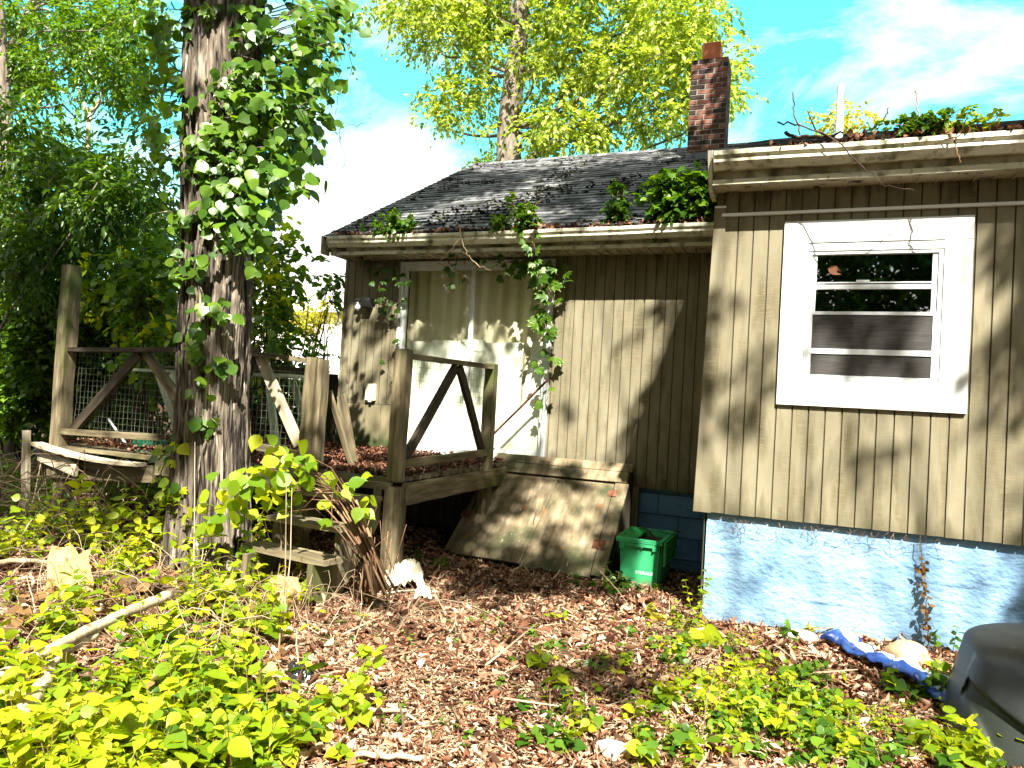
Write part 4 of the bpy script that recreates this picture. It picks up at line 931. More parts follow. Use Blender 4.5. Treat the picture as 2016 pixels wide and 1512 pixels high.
for (px, py, rx, ry, n) in VCL+[(375, 40, 34, 40, 16), (360, 200, 30, 50, 14), (300, 140, 30, 60, 18), (380, 290, 36, 40, 14)]:
    n = int(n*1.35)
    g = rng.normal(size=(n, 2))*.55; X = px+g[:, 0]*rx; Y = py+g[:, 1]*ry; inside = np.abs(X-425) < 80
    D = np.where(inside, 4.42-np.sqrt(np.clip(.33**2-((X-425)/264)**2*.9, .01, 1))*.95-rng.uniform(.02, .16, n), 4.42+rng.uniform(-.40, .35, n)-.0)
    # inside: the surface facing the camera
    P = np.array([at(x, y, d if not ins else (TYc-.22-.12*random.random())) for x, y, d, ins in zip(X, Y, D, inside)])
    if py > 500 : P = P+0
    out = unit(P-np.array([TX, TYc, 0])*np.array([1, 1, 0])-P*np.array([0, 0, 1])); Nn = unit(out*.7+np.array([.2, -.5, .7])+rng.normal(size=(n, 3))*.35)
    Dd = unit(np.array([0, 0, -1.])+rng.normal(size=(n, 3))*.6+out*.3); S = rng.uniform(.05, .115, n)
    tgt = lv3 if py > 860 else lv; k = rng.random(n) < .22
    h2 = ~k & (rng.random(n) < .45); h1 = ~k & ~h2; tgt.add(P[h1], Dd[h1], Nn[h1], S[h1], TR); tgt.add(P[h2], Dd[h2], Nn[h2], S[h2]*1.2, random.choice((TO, TO, T3, TP))); lv2.add(P[k], Dd[k], Nn[k], S[k], T_ov(.46))
    for _ in range(max(2, n//9)):
        i = random.randrange(n); q = P[i]; c0 = np.array([TX+.05, TYc, q[2]-.05]); s_ = c0+unit((q-c0)*np.array([1, 1, 0]))*.26
        mb.tube([s_, (s_+q)/2+rng.normal(size=3)*.03+np.array([0, 0, .04]), q], [.005, .004, .0025], 4)
# hanging strands
for (p, q, c_) in (((660, 190, 4.2), (678, 330, 4.2), 0), ((690, 20, 4.3), (690, 150, 4.3), 22), ((655, 262, 4.2), (720, 243, 4.3), 2), ((640, 50, 4.3), (655, 180, 4.25), 16)):
    a = at(*p); b = at(*q); pts = [a+(b-a)*t/8+rng.normal(size=3)*.012 for t in range(9)]; mb.tube(pts, .0022, 4)
    if c_: i = rng.integers(0, 9, c_); lv.add(np.array(pts)[i]+rng.normal(size=(c_, 3))*.03, rdir(c_, -.8), rdir(c_, .3), rng.uniform(.02, .04, c_), TR)
mb.build('vine_stem', 'bark', vine, True); f = lv.build('foliage', 'leaf_mid', vine); lv2.build('foliage', 'leaf_deep', vine); lv3.build('foliage', 'leaf_lime', vine)

def tree(name, label, cat, base, trunk, rad, clumps, leafmat, T, size, ns=26, n=8, L_=.35, barkmat='bark_far', group=None, limbs=12, r_clump=.45, jitterY=.8, droop=.35, lr=.05, seg=40, crown='crown'):
    """trunk: list of points. clumps: list of (centre, radius)"""
    t = thing(name, label, cat, base, group); V, F = trunk_mesh(trunk, rad, seg, 120, rad[0]*.10, 8, 1.2, random.randrange(99))
    obj('trunk', meshdata('trunk', V, F, True), barkmat, t); mb = MB(); lv = LV(); tr = np.array(trunk, float)
    order = list(range(len(clumps))); random.shuffle(order)
    for k, i in enumerate(order):
        c, r = clumps[i]; c = np.array(c)
        if k < limbs:
            z = min(tr[-1][2], max(tr[0][2]+.2, c[2]-random.uniform(.4, 1.2)*np.linalg.norm((c-tr[-1])[:2])*.5)); j = np.argmin(np.abs(tr[:, 2]-z)); limb(mb, tr[j], c, lr, lr*.2, .08)
        clump(lv, c, r, int(ns*(r/r_clump)**2)+2, n, size, T, L=L_, droop=droop)
    if mb.V: mb.build('branch', barkmat, t, True)
    lv.build(crown, leafmat, t); return t

def blobs(E, dens, Y0, Y1, r0, r1):
    """clump centres filling ellipses given in photo pixels, at depths Y0..Y1"""
    out = []
    for (px, py, rx, ry, *w_) in E:
        n = max(1, int(dens*rx*ry*math.pi/1e4*(w_[0] if w_ else 1)))
        for _ in range(n):
            a = random.uniform(0, 6.283); r = math.sqrt(random.random()); out.append((at(px+rx*r*math.cos(a), py+ry*r*math.sin(a), random.uniform(Y0, Y1)), random.uniform(r0, r1)))
    return out
# --- bright tree behind the roof
E = [(815, 35, 45, 45), (835, 120, 22, 40, .6), (890, 70, 50, 70), (865, 215, 30, 45), (905, 190, 45, 40), (955, 60, 60, 60), (945, 150, 50, 50), (1060, 40, 70, 45), (1080, 120, 70, 50), (1060, 215, 50, 50), (1130, 270, 70, 35), (1170, 230, 40, 45),
     (1180, 60, 80, 60), (1190, 150, 70, 50), (1290, 40, 80, 50), (1290, 120, 80, 60), (1370, 60, 50, 60), (1300, 215, 70, 45), (1380, 150, 60, 60), (1430, 150, 28, 45, .7), (1050, 285, 40, 25), (1190, 290, 30, 15), (1240, 240, 45, 30, .6), (975, 250, 22, 34, .6), (1000, 10, 300, 30, .8), (1385, 10, 40, 40), (1020, -70, 260, 50, .9), (1200, -90, 150, 50, .8), (1040, -170, 170, 60, .8)]
cl = blobs(E, 16, 13.5, 17, .22, .46)
def offtrunk(c, r):
    px, py = pix(c); return not (abs(px-1003) < 34 and py > 110 and c[1] < 15.6) and not (py > 120 and c[1] < 15.6 and abs(px-1003) < 16+r*60)
cl = [(c, r) for c, r in cl if offtrunk(c, r)]
tree('tree', 'tall sunlit yellow green tree rising behind the shingled roof', 'tree', (-6.6, 15, .2), [at(1000, 760, 15)*np.array([1, 1, 0]), at(1002, 330, 15), at(1000, 250, 15), at(1012, 150, 15), at(1022, 60, 15), at(1032, -60, 15), at(1030, -200, 15)],
     [.34, .26, .22, .20, .17, .12, .06], cl, 'leaf_tree', TS, .125, 13, 10, .42, limbs=46, lr=.05, r_clump=.4, barkmat='bark_far')
cl = blobs([(935, 322, 22, 12), (955, 330, 30, 8)], 40, 19, 20, .25, .4); tree('tree', 'low yellow green treetop peeping over the left end of the roof', 'tree', tuple(at(940, 760, 20)*np.array([1, 1, 0])), [at(940, 760, 20)*np.array([1, 1, 0]), at(940, 340, 20)], [.12, .05], cl, 'leaf_tree', TS, .13, 24, 8, .4, limbs=4)
cl = blobs([(1650, 238, 34, 12), (1690, 245, 30, 8)], 40, 17, 18, .25, .35); tree('tree', 'pale yellow treetop behind the white vent pipe', 'tree', (1.2, 17.5, .1), [(1.2, 17.5, 0), tuple(at(1655, 262, 17.5))], [.12, .05], cl, 'leaf_yell', TS, .12, 20, 8, .4, limbs=4)
# --- left trees
E = [(60, 330, 80, 60), (150, 380, 110, 50), (60, 430, 80, 60), (200, 330, 60, 40, .7), (240, 400, 60, 60), (120, 480, 110, 50), (40, 520, 50, 50), (270, 380, 30, 50, .6), (30, 250, 40, 50), (100, 300, 60, 30, .8), (110, 530, 80, 40)]
E += [(250, 300, 40, 40, .5), (285, 450, 30, 50, .6)]
cl = blobs(E, 13, 6.2, 9.0, .20, .38)
tree('tree', 'dark green drooping tree with a grey trunk at the left edge', 'tree', (-12.6, 8.6, .2), [(-12.7, 8.6, 0), tuple(at(8, 600, 8.6)), tuple(at(6, 400, 8.6)), tuple(at(4, 200, 8.6)), tuple(at(-10, -60, 8.6))], [.24, .19, .17, .14, .08], cl, 'leaf_deep', T_simple(.22), .125, 20, 10, .40, limbs=26, lr=.035, r_clump=.4, droop=.5)
E = [(120, 40, 110, 40, .8), (60, 110, 60, 50, .7), (200, 100, 90, 50, .7), (250, 40, 60, 40, .8), (240, 170, 50, 40, .7), (160, 20, 140, 20), (270, 120, 30, 60, .6), (20, 60, 30, 60), (100, 190, 60, 40, .35), (285, 215, 30, 30, .6)]
E += [(250, 150, 40, 40, .6), (30, 130, 40, 60)]
cl = blobs(E, 15, 8.5, 11, .24, .45)
tree('tree', 'lacy small leaved tree with thin dark branches at upper left', 'tree', (-15.5, 10.5, .2), [(-15.6, 10.5, 0), tuple(at(-30, 500, 10.5)), tuple(at(-20, 200, 10.5)), tuple(at(60, 20, 10.2)), tuple(at(120, -80, 10))], [.2, .16, .13, .09, .05], cl, 'leaf_mid', T_simple(.25), .125, 15, 10, .38, limbs=30, lr=.03, r_clump=.4)
mb = MB(); t = thing('bare_tree', 'small pale grey tree forking against the white sky at left', 'tree', tuple(at(175, 760, 12)*np.array([1, 1, 0])))
b0 = at(172, 300, 12); b1 = at(176, 222, 12); mb.tube([at(168, 760, 12)*np.array([1, 1, 0]), at(170, 500, 12), b0, b1], [.10, .09, .06, .055], 8)
for q in ((215, 195), (140, 185), (150, 150), (205, 170)): limb(mb, b1, at(q[0], q[1], 12), .045, .01, .1)
mb.build('trunk', 'wood_pale', t, True)
lv = LV()
for q in ((215, 195), (140, 185), (120, 170), (235, 190), (190, 240)): clump(lv, at(q[0], q[1], 12), .35, 8, 7, .08, T_simple(.2), L=.3)
lv.build('crown', 'leaf_deep', t)
# limbs crossing the sky, dark, from the lacy tree are part of its branches; shrubs and saplings behind the deck
def shrub(label, E, dens, Y0, Y1, r0, r1, mat, T, size, ns, n=7, stems=6, group=None, name='shrub', L_=.28, zmin=.1, mat2=None):
    cl = [c for c in blobs(E, dens, Y0, Y1, r0, r1) if c[0][2] > zmin-.1]; c0 = np.mean([c[0] for c in cl], 0); t = thing(name, label, 'shrub' if name == 'shrub' else 'small tree', (c0[0], c0[1], .12), group)
    lv = LV(); lw = LV(); mb = MB()
    for k, (c, r) in enumerate(cl):
        clump(lw if (mat2 and random.random() < .35) else lv, c, r, max(3, int(ns*(r/.35)**2)), n, size, T, L=L_)
        if k < stems*3: limb(mb, (c0[0]+random.uniform(-.3, .3), c0[1]+random.uniform(-.3, .3), .05), c, .02, .005, .08, 6, 5)
    mb.build('stem', 'twig_dark', t, True); lv.build('foliage', mat, t)
    if lw.v: lw.build('foliage', mat2, t)
    return t
shrub('dense green hedge shrub behind the tall left deck post', [(40, 640, 60, 50), (110, 600, 60, 50), (60, 720, 70, 50), (30, 800, 50, 50, .7), (150, 660, 40, 40)], 34, 7.2, 8.6, .22, .36, 'leaf_mid', TR, .085, 26, mat2='leaf_deep')
shrub('deep green shrub filling behind the left deck railing', [(200, 650, 70, 50), (250, 720, 70, 60), (190, 780, 60, 60, .8), (290, 620, 50, 50), (220, 850, 90, 40, .7)], 34, 7.6, 9.0, .22, .36, 'leaf_deep', TR, .085, 26, mat2='leaf_mid')
shrub('bright green leafy sapling just left of the old trunk', [(300, 520, 40, 60, .7), (280, 600, 55, 45), (310, 670, 40, 35), (230, 560, 60, 40, .6)], 24, 6.0, 7.2, .18, .30, 'leaf_mid', TR, .09, 22, mat2='leaf_lime', name='sapling')
shrub('thin leafed sapling between the dark tree and old trunk', [(240, 500, 80, 45, .8), (160, 560, 60, 40, .8), (320, 470, 40, 40, .7)], 20, 8.4, 9.6, .22, .34, 'leaf_mid', TR, .08, 15, name='sapling')
shrub('sapling with large leaves between trunk and house corner', [(515, 480, 28, 50), (525, 560, 30, 50), (530, 640, 34, 44), (565, 520, 40, 26, .5), (600, 500, 40, 18, .4), (550, 600, 26, 40, .5)], 19, 6.4, 7.8, .16, .28, 'leaf_mid', TR, .085, 20, mat2='leaf_lime', name='sapling')
shrub('spreading twiggy shrub with small leaves behind the middle deck rail', [(530, 700, 50, 30), (585, 680, 36, 22, .6), (555, 655, 34, 26, .7), (605, 705, 22, 16, .5)], 22, 7.6, 8.8, .16, .26, 'leaf_mid', TR, .07, 18, mat2='leaf_lime')
shrub('dark low shrub under the middle deck rail beyond the deck', [(530, 800, 60, 50), (560, 860, 50, 40), (510, 760, 40, 40), (620, 830, 30, 50, .5)], 30, 8.4, 9.4, .2, .34, 'leaf_deep', TR, .08, 22)
shrub('pale green bush beyond the dark fence post at the corner', [(640, 790, 20, 40), (625, 745, 30, 16, .7)], 40, 10.5, 11.5, .2, .3, 'leaf_lime', TR, .08, 18)
shrub('yellow green bush in full sun between sapling and pale wall', [(575, 640, 40, 26), (600, 610, 70, 12), (655, 605, 30, 8)], 30, 13, 15, .24, .36, 'leaf_yell', TS, .10, 20)
shrub('small dark sprigs hanging at the far left corner of the house', [(655, 555, 16, 16), (660, 580, 12, 8)], 90, 9.5, 9.9, .10, .16, 'leaf_deep', TR, .08, 10, name='sapling', L_=.2)
# far treeline, seen through the gaps
lv = LV()
for i in range(330):
    a = random.uniform(R(95), R(176)) if i < 260 else random.uniform(R(20), R(95)); d = random.uniform(34, 46); h = random.uniform(1, 7.0)*(1 if a < R(122) or a > R(135) else .6)
    clump(lv, (math.cos(a)*d, math.sin(a)*d, h*.55+.3), random.uniform(1, 2.2), 18, 6, .55, TS, L=1.2)
o = lv.build('distant_trees', 'leaf_mid'); o['kind'] = 'stuff'; tag(o, 'far green treeline glimpsed low beyond the yard', 'trees')
# neighbours
nb = thing('neighbour_house', 'small brown shingled house half hidden by leaves behind the tall post', 'house', (-24.5, 18.5, 0))
m = MB(); p = [at(60, 600, 18), at(206, 620, 18)]; m.box(-30, -23.4, 18, 22, 0, 3.55); m.build('wall', 'wall_brown', nb)
m = MB(); m.add([(-30.4, 17.6, 3.5), (-22.9, 17.6, 3.55), (-24.2, 20, 5.1), (-30.4, 20, 5.1), (-30.4, 22.4, 3.5), (-22.9, 22.4, 3.5)], [(0, 1, 2, 3), (3, 2, 5, 4), (1, 5, 2)]); m.V += [(x, y, z-.12) for x, y, z in m.V[:6]]; m.F += [(9, 8, 7, 6), (10, 11, 8, 9), (0, 6, 7, 1)]; m.build('roof', 'roof_brown', nb)
wb = thing('pale_shed', 'white shed wall between the shrubs and house corner', 'shed', (-14, 21, 0))
m = MB(); m.box(-19, -12, 20, 23, 0, 4.1); m.build('wall', 'pale_wall', wb)
m = MB(); m.V = [(x, y, z) for x in (-19.2, -11.8) for (y, z) in ((19.7, 4.12), (20.4, 4.5), (21.5, 4.75), (22.6, 4.5), (23.3, 4.12))]; m.F = [(i, i+5, i+6, i+1) for i in range(4)]+[(0, 1, 2, 3, 4), (9, 8, 7, 6, 5), (0, 4, 9, 5)]; m.build('roof', 'pale_wall', wb)

# ------------------------------------------------------------------ creeper on the house, plants in the gutters
def strand(mb, lv, pts, every, size, T, r=.003, sag=.01, face=(0, -1, .3)):
    pts = [np.array(p, float) for p in pts]; q = []
    for i in range(len(pts)-1):
        for k in range(5): q.append(pts[i]+(pts[i+1]-pts[i])*k/5+rng.normal(size=3)*sag)
    q.append(pts[-1]); mb.tube(q, r, 5); Q = np.array(q); seg = np.linalg.norm(np.diff(Q, axis=0), axis=1); cum = np.concatenate([[0], np.cumsum(seg)]); n = max(1, int(cum[-1]/every))
    tt = (np.arange(n)+.5)/n*cum[-1]; P = np.stack([np.interp(tt, cum, Q[:, k]) for k in range(3)], -1); out = np.where(np.arange(n) % 2 == 0, 1., -1.)
    D = unit(np.stack([out*.8+rng.normal(size=n)*.4, rng.normal(size=n)*.3-.4, rng.normal(size=n)*.3-.55], -1)); P2 = P+D*.05
    for a, b in zip(P, P2): mb.tube([a, b], .0016, 4)
    lv.add(P2, D, unit(np.array(face)+rng.normal(size=(n, 3))*.4), rng.uniform(.75, 1.2, n)*size, T)
cr_ = thing('creeper', 'five leafed creeper trailing from the gutter down the glass door', 'creeper', (-2.6, 6.9, 2.9))
mb = MB(); lv = LV(); Yc = FY-.12
def pth(L_, Y=Yc): return [at(x, y, Y) for x, y in L_]
strand(mb, lv, pth([(1040, 440), (1045, 470), (1058, 500), (1065, 530)], 6.6), .045, .13, TP)
for k in range(3): strand(mb, lv, pth([(1030+10*k, 500), (1060, 540), (1075+8*k, 580), (1068, 620), (1075, 650)], Yc-.05*k), .085, .18, TP)
strand(mb, lv, pth([(1075, 650), (1088, 680), (1083, 700), (1078, 760), (1074, 800)]), .13, .14, TP)
strand(mb, lv, pth([(1083, 700), (1062, 712), (1048, 725)]), .09, .14, TP)
strand(mb, lv, pth([(940, 505), (990, 520), (1040, 512), (1090, 520), (1118, 530)], Yc-.05), .07, .14, TP)
strand(mb, lv, pth([(1040, 500), (1010, 530), (1000, 550)]), .06, .15, TP); strand(mb, lv, pth([(1085, 520), (1105, 545), (1110, 530)]), .06, .14, TP)
strand(mb, lv, pth([(905, 470), (898, 520), (905, 560)], Yc-.08), .08, .14, TP); strand(mb, lv, pth([(880, 515), (915, 545), (925, 560)]), .09, .13, TP)
cl_ = cr_; lvA = lv
mb.build('vine_stem', 'cane', cr_, True); lv.build('foliage', 'leaf_mid', cr_)
cr2 = thing('creeper', 'dark leafed creeper hanging beside the black lamp left of the door', 'creeper', (-4.4, 6.9, 2.9)); mb = MB(); lv = LV()
strand(mb, lv, pth([(712, 510), (740, 520), (770, 520), (800, 545), (805, 555)], Yc), .065, .14, TP); strand(mb, lv, pth([(760, 515), (748, 550), (745, 590), (765, 605)], Yc), .07, .14, TP); strand(mb, lv, pth([(750, 600), (770, 605), (790, 590)], Yc), .08, .13, TP)
strand(mb, lv, pth([(790, 560), (784, 640), (762, 690), (772, 730), (765, 760)], FY-.06), .22, .12, TP, .0018)
mb.build('vine_stem', 'cane', cr2, True); lv.build('foliage', 'leaf_deep', cr2)
def dead(name, label, L_, Y, r0, r1, side=0, mat='twig', n=5):
    return stick(name, [at(x, y, Y+dy) for x, y, dy in L_], r0, r1, mat, label, 'branch', side=side, n=n, wob=.006)
dead('dead_branch', 'forked bare twig hanging over the gutter above the glass door', [(905, 440, -.05), (908, 470, -.14), (880, 500, -.12), (860, 522, -.1)], 6.62, .008, .003)
dead('dead_branch', 'long bare twig dangling in front of the door head', [(908, 468, -.14), (918, 500, -.12), (940, 522, -.1), (968, 533, -.08)], 6.62, .007, .003, 2)
dead('dead_branch', 'thin curved bare twig across the left door pane', [(860, 520, 0), (890, 525, 0), (915, 545, 0), (938, 570, 0)], 6.8, .004, .002)
dead('dead_branch', 'long crooked grey twig draped over the near gutter onto the siding', [(1535, 240, .1), (1575, 248, .05), (1640, 270, -.03), (1690, 320, -.06), (1740, 365, .0), (1800, 375, .15)], 4.90, .006, .0025, 0, 'twig_dark')
dead('dead_branch', 'short forked branch hooked over the near gutter at right', [(1860, 255, .06), (1880, 275, -.02), (1886, 300, -.04), (1888, 322, -.02)], 4.90, .008, .004, 2, 'cane')
dead('dead_branch', 'thin upright shoot near the left end of the near roof', [(1562, 180, .1), (1563, 220, .1), (1575, 265, .1)], 4.95, .004, .006)
dead('dead_branch', 'thin upright shoot on the near roof right of the vent pipe', [(1801, 172, .1), (1808, 210, .1), (1810, 250, .1)], 4.95, .004, .005)
dead('dead_branch', 'dark thick twig lying along the near gutter edge', [(1545, 262, .08), (1570, 270, .08), (1620, 270, .08), (1660, 262, .08)], 4.93, .013, .007, 1, 'twig_dark')
dead('dead_branch', 'upright bent twig with side shoots beside the vent pipe', [(1700, 262, .1), (1725, 245, .1), (1745, 230, .1), (1750, 212, .1)], 4.95, .007, .003, 1, 'twig_dark')
dead('dead_branch', 'bare wisp sticking up from the gutter centre', [(1040, 450, 0), (990, 430, 0), (975, 425, 0)], 6.66, .004, .002, 1)
dead('dead_branch', 'thin bare wisp rising over the shingles above the door', [(1040, 440, 0), (1055, 400, .3), (1065, 395, .3)], 6.7, .004, .002, 1)
def gplant(label, px, py, Y, w_, h, n, mat, T, size, L_=.2):
    c = at(px, py, Y); t = thing('gutter_plant', label, 'plant', tuple(c)); mb = MB(); lv = LV()
    for i in range(n):
        e = c+np.array([rng.normal()*w_*.5, rng.normal()*.05, h*random.uniform(.35, 1)]); pts = limb(mb, c+np.array([rng.normal()*w_*.2, 0, -.03]), e, .005, .002, .08, 4, 4)
        sprigs(lv, [pts[0], pts[1], pts[2], pts[3], pts[4]], rdir(5, .5)+np.array([0, -.3, 0]), L_, 7, size, T, .3, .7)
    mb.build('stem', 'cane', t, True); lv.build('foliage', mat, t)
gplant('bushy green weed growing in the far gutter at the left end', 780, 455, 6.68, .38, .20, 22, 'leaf_mid', TO, .05, .10)
gplant('upright light green weed growing in the gutter above the door', 1035, 445, 6.66, .16, .26, 10, 'leaf_mid', TO, .055, .11)
gplant('very small weed in the gutter left of the upright light green one', 985, 445, 6.66, .12, .12, 6, 'leaf_mid', TO, .04, .10)
gplant('narrow dark green weed on the roof edge near the gutter middle', 1212, 432, 6.72, .11, .32, 13, 'leaf_deep', TO, .055, .11)
gplant('large spreading bright green weed where the roof meets the near wall', 1330, 415, 6.75, .38, .34, 26, 'leaf_mid', TO, .085, .17)
gplant('bright green leaves hugging the near rake board above the far gutter', 1388, 400, 6.7, .10, .34, 12, 'leaf_mid', TO, .085, .14)
gplant('low leafy creeping plant on top of the near gutter', 1800, 262, 5.02, .24, .09, 24, 'leaf_mid', TO, .035, .07)
gplant('sparse yellowish weed in the near gutter at the right', 1900, 252, 5.02, .20, .07, 12, 'leaf_lime', TO, .03, .06)
# debris along gutters
lv = LV(); mb = MB()
def debris(x0, x1, y, z, n, hh, dens=.06):
    X = rng.uniform(x0, x1, n); P = np.stack([X, y+rng.normal(size=n)*.03, z+rng.random(n)*hh*(.3+vn(np.stack([X*4, X*0, X*0], -1), 5))], -1); lv.add(P, rdir(n), rdir(n), rng.uniform(.02, .06, n), TL)
    for i in range(int(n*.10)): p = P[i]; mb.tube([p, p+rdir(1)[0]*random.uniform(.04, .14)], .0016, 3)
debris(-4.9, -.75, 6.68, 3.25, 1300, .03); debris(-1.35, -.75, 6.72, 3.27, 900, .13); debris(-.3, 1.5, 5.0, 3.285, 700, .03)
o = lv.build('gutter_debris', 'litter_dark'); tag(o, 'brown dead leaves and scraps lying along both roof gutters', 'dead leaves'); o['kind'] = 'stuff'
o2 = mb.build('gutter_twigs', 'twig_dark'); tag(o2, 'fine dark broken twigs scattered along the roof gutters', 'twigs'); o2['kind'] = 'stuff'
# dead vine hanging down the blue wall
mb = MB(); lv = LV(); q = [at(1812+ (y-1060)*.08, y, 5.24) + rng.normal(size=3)*.004 for y in range(1055, 1275, 12)]; mb.tube(q, .003, 5)
dv = thing('dead_vine', 'dried brown vine hanging down the bright blue foundation', 'vine', tuple(at(1820, 1180, 5.24))); P = np.array(q); i = rng.integers(4, len(q), 70); lv.add(P[i]+rng.normal(size=(70, 3))*.012, rdir(70, -.5), rdir(70), rng.uniform(.02, .045, 70), TL)
mb.build('stem', 'cane', dv); lv.build('foliage', 'leaf_brown', dv)
mb = MB()
for i in range(46):
    x = random.uniform(1400, 1860); p = at(x, 1012+(x-1374)*.094+random.uniform(0, 6), 5.26); mb.tube([p, p+np.array([random.uniform(-.05, .05), -.01, -random.uniform(.02, .08)]), p+np.array([random.uniform(-.10, .10), -.012, -random.uniform(.03, .12)])], .0014, 3)
o = mb.build('dead_rootlets', 'cane'); o['kind'] = 'stuff'; tag(o, 'wispy dead rootlets clinging under the bottom edge of near siding', 'rootlets')

# ------------------------------------------------------------------ ground plants
def allowed(X, Y): return ~((X > -.64) & (Y > 5.25)) & ~((Y > 7.05) & (X > -5)) & ~((X > -3.0) & (X < -1.5) & (Y > 6.1))
def seedling(lv, mb, x, y, h, n, size, T, lean=.25, z=None, upn=1.0):
    if isinstance(T, list): T = random.choice(T)
    z = gz(x, y) if z is None else z; d = np.array([rng.normal()*lean, rng.normal()*lean, 1.]); d /= np.linalg.norm(d); b = np.array([x, y, float(z)-.01])
    if mb is not None: mb.tube([b, b+d*h*.5, b+d*h], [.0025, .002, .0012], 4)
    k = max(1, n//2); t = (np.arange(k)+1)/k; a0 = random.uniform(0, 3.14); P = []; D = []; S = []
    for i in range(k):
        a = a0+i*1.57+random.uniform(-.3, .3)
        for s in (0, math.pi):
            P.append(b+d*h*(.25+.75*t[i])); D.append((math.cos(a+s), math.sin(a+s), random.uniform(-.75, .35))); S.append(size*random.uniform(.7, 1.15)*(1-.35*t[i]*(i == k-1)))
    P = np.array(P); D = np.array(D); lv.add(P, D, unit(np.array([0, 0, upn])+rng.normal(size=(len(P), 3))*.42), np.array(S), T)
def cover(name, label, cat, box_, cnt, mask, mat, T, size, h0, h1, npl=6, stemmat='cane', big=0.):
    """plants sown over box_ (x0,x1,y0,y1), thick where the mask ellipses (cx, cy, rx, ry, weight) say, thinned by noise"""
    lv = LV(); mb = MB(); x0, x1, y0, y1 = box_; n = cnt*40; X = rng.uniform(x0, x1, n); Y = rng.uniform(y0, y1, n); Z = gz(X, Y)
    px, py = pix(np.stack([X, Y, Z], -1)); w_ = np.zeros(n)
    for (cx, cy, rx, ry, q) in mask: w_ = np.maximum(w_, q*np.clip(1.6-1.6*(((px-cx)/rx)**2+((py-cy)/ry)**2), 0, 1))
    for (cx, cy, rx, ry) in ((590, 1345, 85, 75), (805, 1150, 65, 36), (118, 1150, 45, 50), (1205, 1478, 45, 28), (1740, 1300, 120, 55)): w_ = w_*((((px-cx)/rx)**2+((py-cy)/ry)**2) > 1)
    w_ = w_*np.clip((fbm(np.stack([X*3.2, Y*3.2, X*0+len(label)], -1), 31, 2)-.36)*4.5-.3, .02, 1)
    ok = (rng.random(n) < w_) & allowed(X, Y); I = np.nonzero(ok)[0][:cnt]
    for i in I: seedling(lv, mb, X[i], Y[i], random.uniform(h0, h1), random.choice((npl-2, npl, npl+2)), size*random.uniform(.6, 1.35), T, .35)
    o = lv.build(name, mat); o['kind'] = 'stuff'; tag(o, label, cat)
    s = mb.build(name+'_stems', stemmat); s['kind'] = 'stuff'; tag(s, 'thin stems of the '+label, cat)
LM = [(150, 1470, 420, 120, 1), (440, 1440, 250, 130, .8), (80, 1510, 300, 110, 1), (430, 1300, 200, 60, .45), (580, 1460, 80, 80, .4), (500, 1200, 200, 60, .35), (80, 1230, 160, 60, .2)]
cover('weeds', 'lime yellow weeds in full sun covering the left foreground', 'weeds', (-4.6, -1.0, 1.2, 3.6), 620, LM, 'leaf_lime', TM, .092, .08, .36)
cover('weeds', 'green weeds mixed through the sunny left foreground', 'weeds', (-4.6, -1.0, 1.2, 3.6), 150, LM, 'leaf_mid', TM, .075, .06, .26)
cover('tall_weeds', 'tall leggy lime weeds standing round the trunk foot and steps', 'weeds', (-6, -2.6, 2.8, 4.7), 46, [(420, 1130, 130, 70, 1), (520, 1150, 70, 60, .8), (240, 1110, 160, 50, .8), (90, 1130, 120, 50, .6)], 'leaf_lime', TM, .085, .35, .70, 12)
cover('weeds', 'withering brown leafed weeds among the lime ones at left', 'weeds', (-4.6, -1.0, 1.2, 3.9), 60, LM+[(300, 1220, 300, 60, .6)], 'leaf_brown', TO, .07, .08, .3)
UM = [(120, 1010, 260, 50, 1), (60, 1070, 160, 50, .9), (300, 1010, 160, 50, .9), (480, 1060, 90, 50, .35), (-100, 950, 260, 120, .9)]
cover('undergrowth', 'green undergrowth on the bank round the old trunk', 'weeds', (-10, -3.2, 3.2, 6.5), 560, UM, 'leaf_mid', TM, .07, .10, .34)
cover('undergrowth', 'yellow green sprouts catching sun round the trunk foot', 'weeds', (-7, -3.0, 3.2, 4.7), 340, [(260, 1030, 200, 55, 1), (430, 1080, 120, 60, .9), (350, 1130, 200, 60, .6), (480, 1230, 160, 60, .4), (200, 1150, 200, 40, .2), (60, 1090, 120, 40, .6), (560, 1190, 120, 40, .5)], 'leaf_lime', TO, .07, .10, .30)
RM = [(1650, 1430, 270, 110, 1), (1400, 1440, 170, 90, .9), (1480, 1340, 160, 70, .8), (1830, 1400, 70, 90, .8), (1250, 1470, 120, 60, .5), (1180, 1330, 110, 60, .22), (1330, 1290, 70, 60, .5), (1100, 1440, 80, 60, .3), (1900, 1500, 120, 50, 1)]
cover('weeds', 'small bright green weeds crowding the right foreground', 'weeds', (-1.8, 1.4, 2.4, 5.0), 200, RM, 'leaf_mid', TR, .055, .04, .15)
cover('weeds', 'fresh lime weeds among the small ones at right', 'weeds', (-1.8, 1.4, 2.4, 5.0), 240, RM, 'leaf_lime', TM, .060, .05, .18)
cover('weeds', 'fine tiny leaved ground weed beside the foundation foot', 'weeds', (-1.4, .9, 3.2, 5.1), 420, [(1420, 1330, 110, 90, 1), (1350, 1270, 50, 60, .8), (1600, 1450, 240, 60, .5), (1340, 1430, 90, 60, .5)], 'leaf_lime', TR, .020, .03, .11)
cover('weeds', 'sparse little green weeds dotting the leaf litter path', 'weeds', (-3.6, -.6, 2.4, 5.6), 110, [(1000, 1330, 400, 170, .6), (700, 1230, 160, 70, .8)], 'leaf_mid', TO, .04, .03, .08)

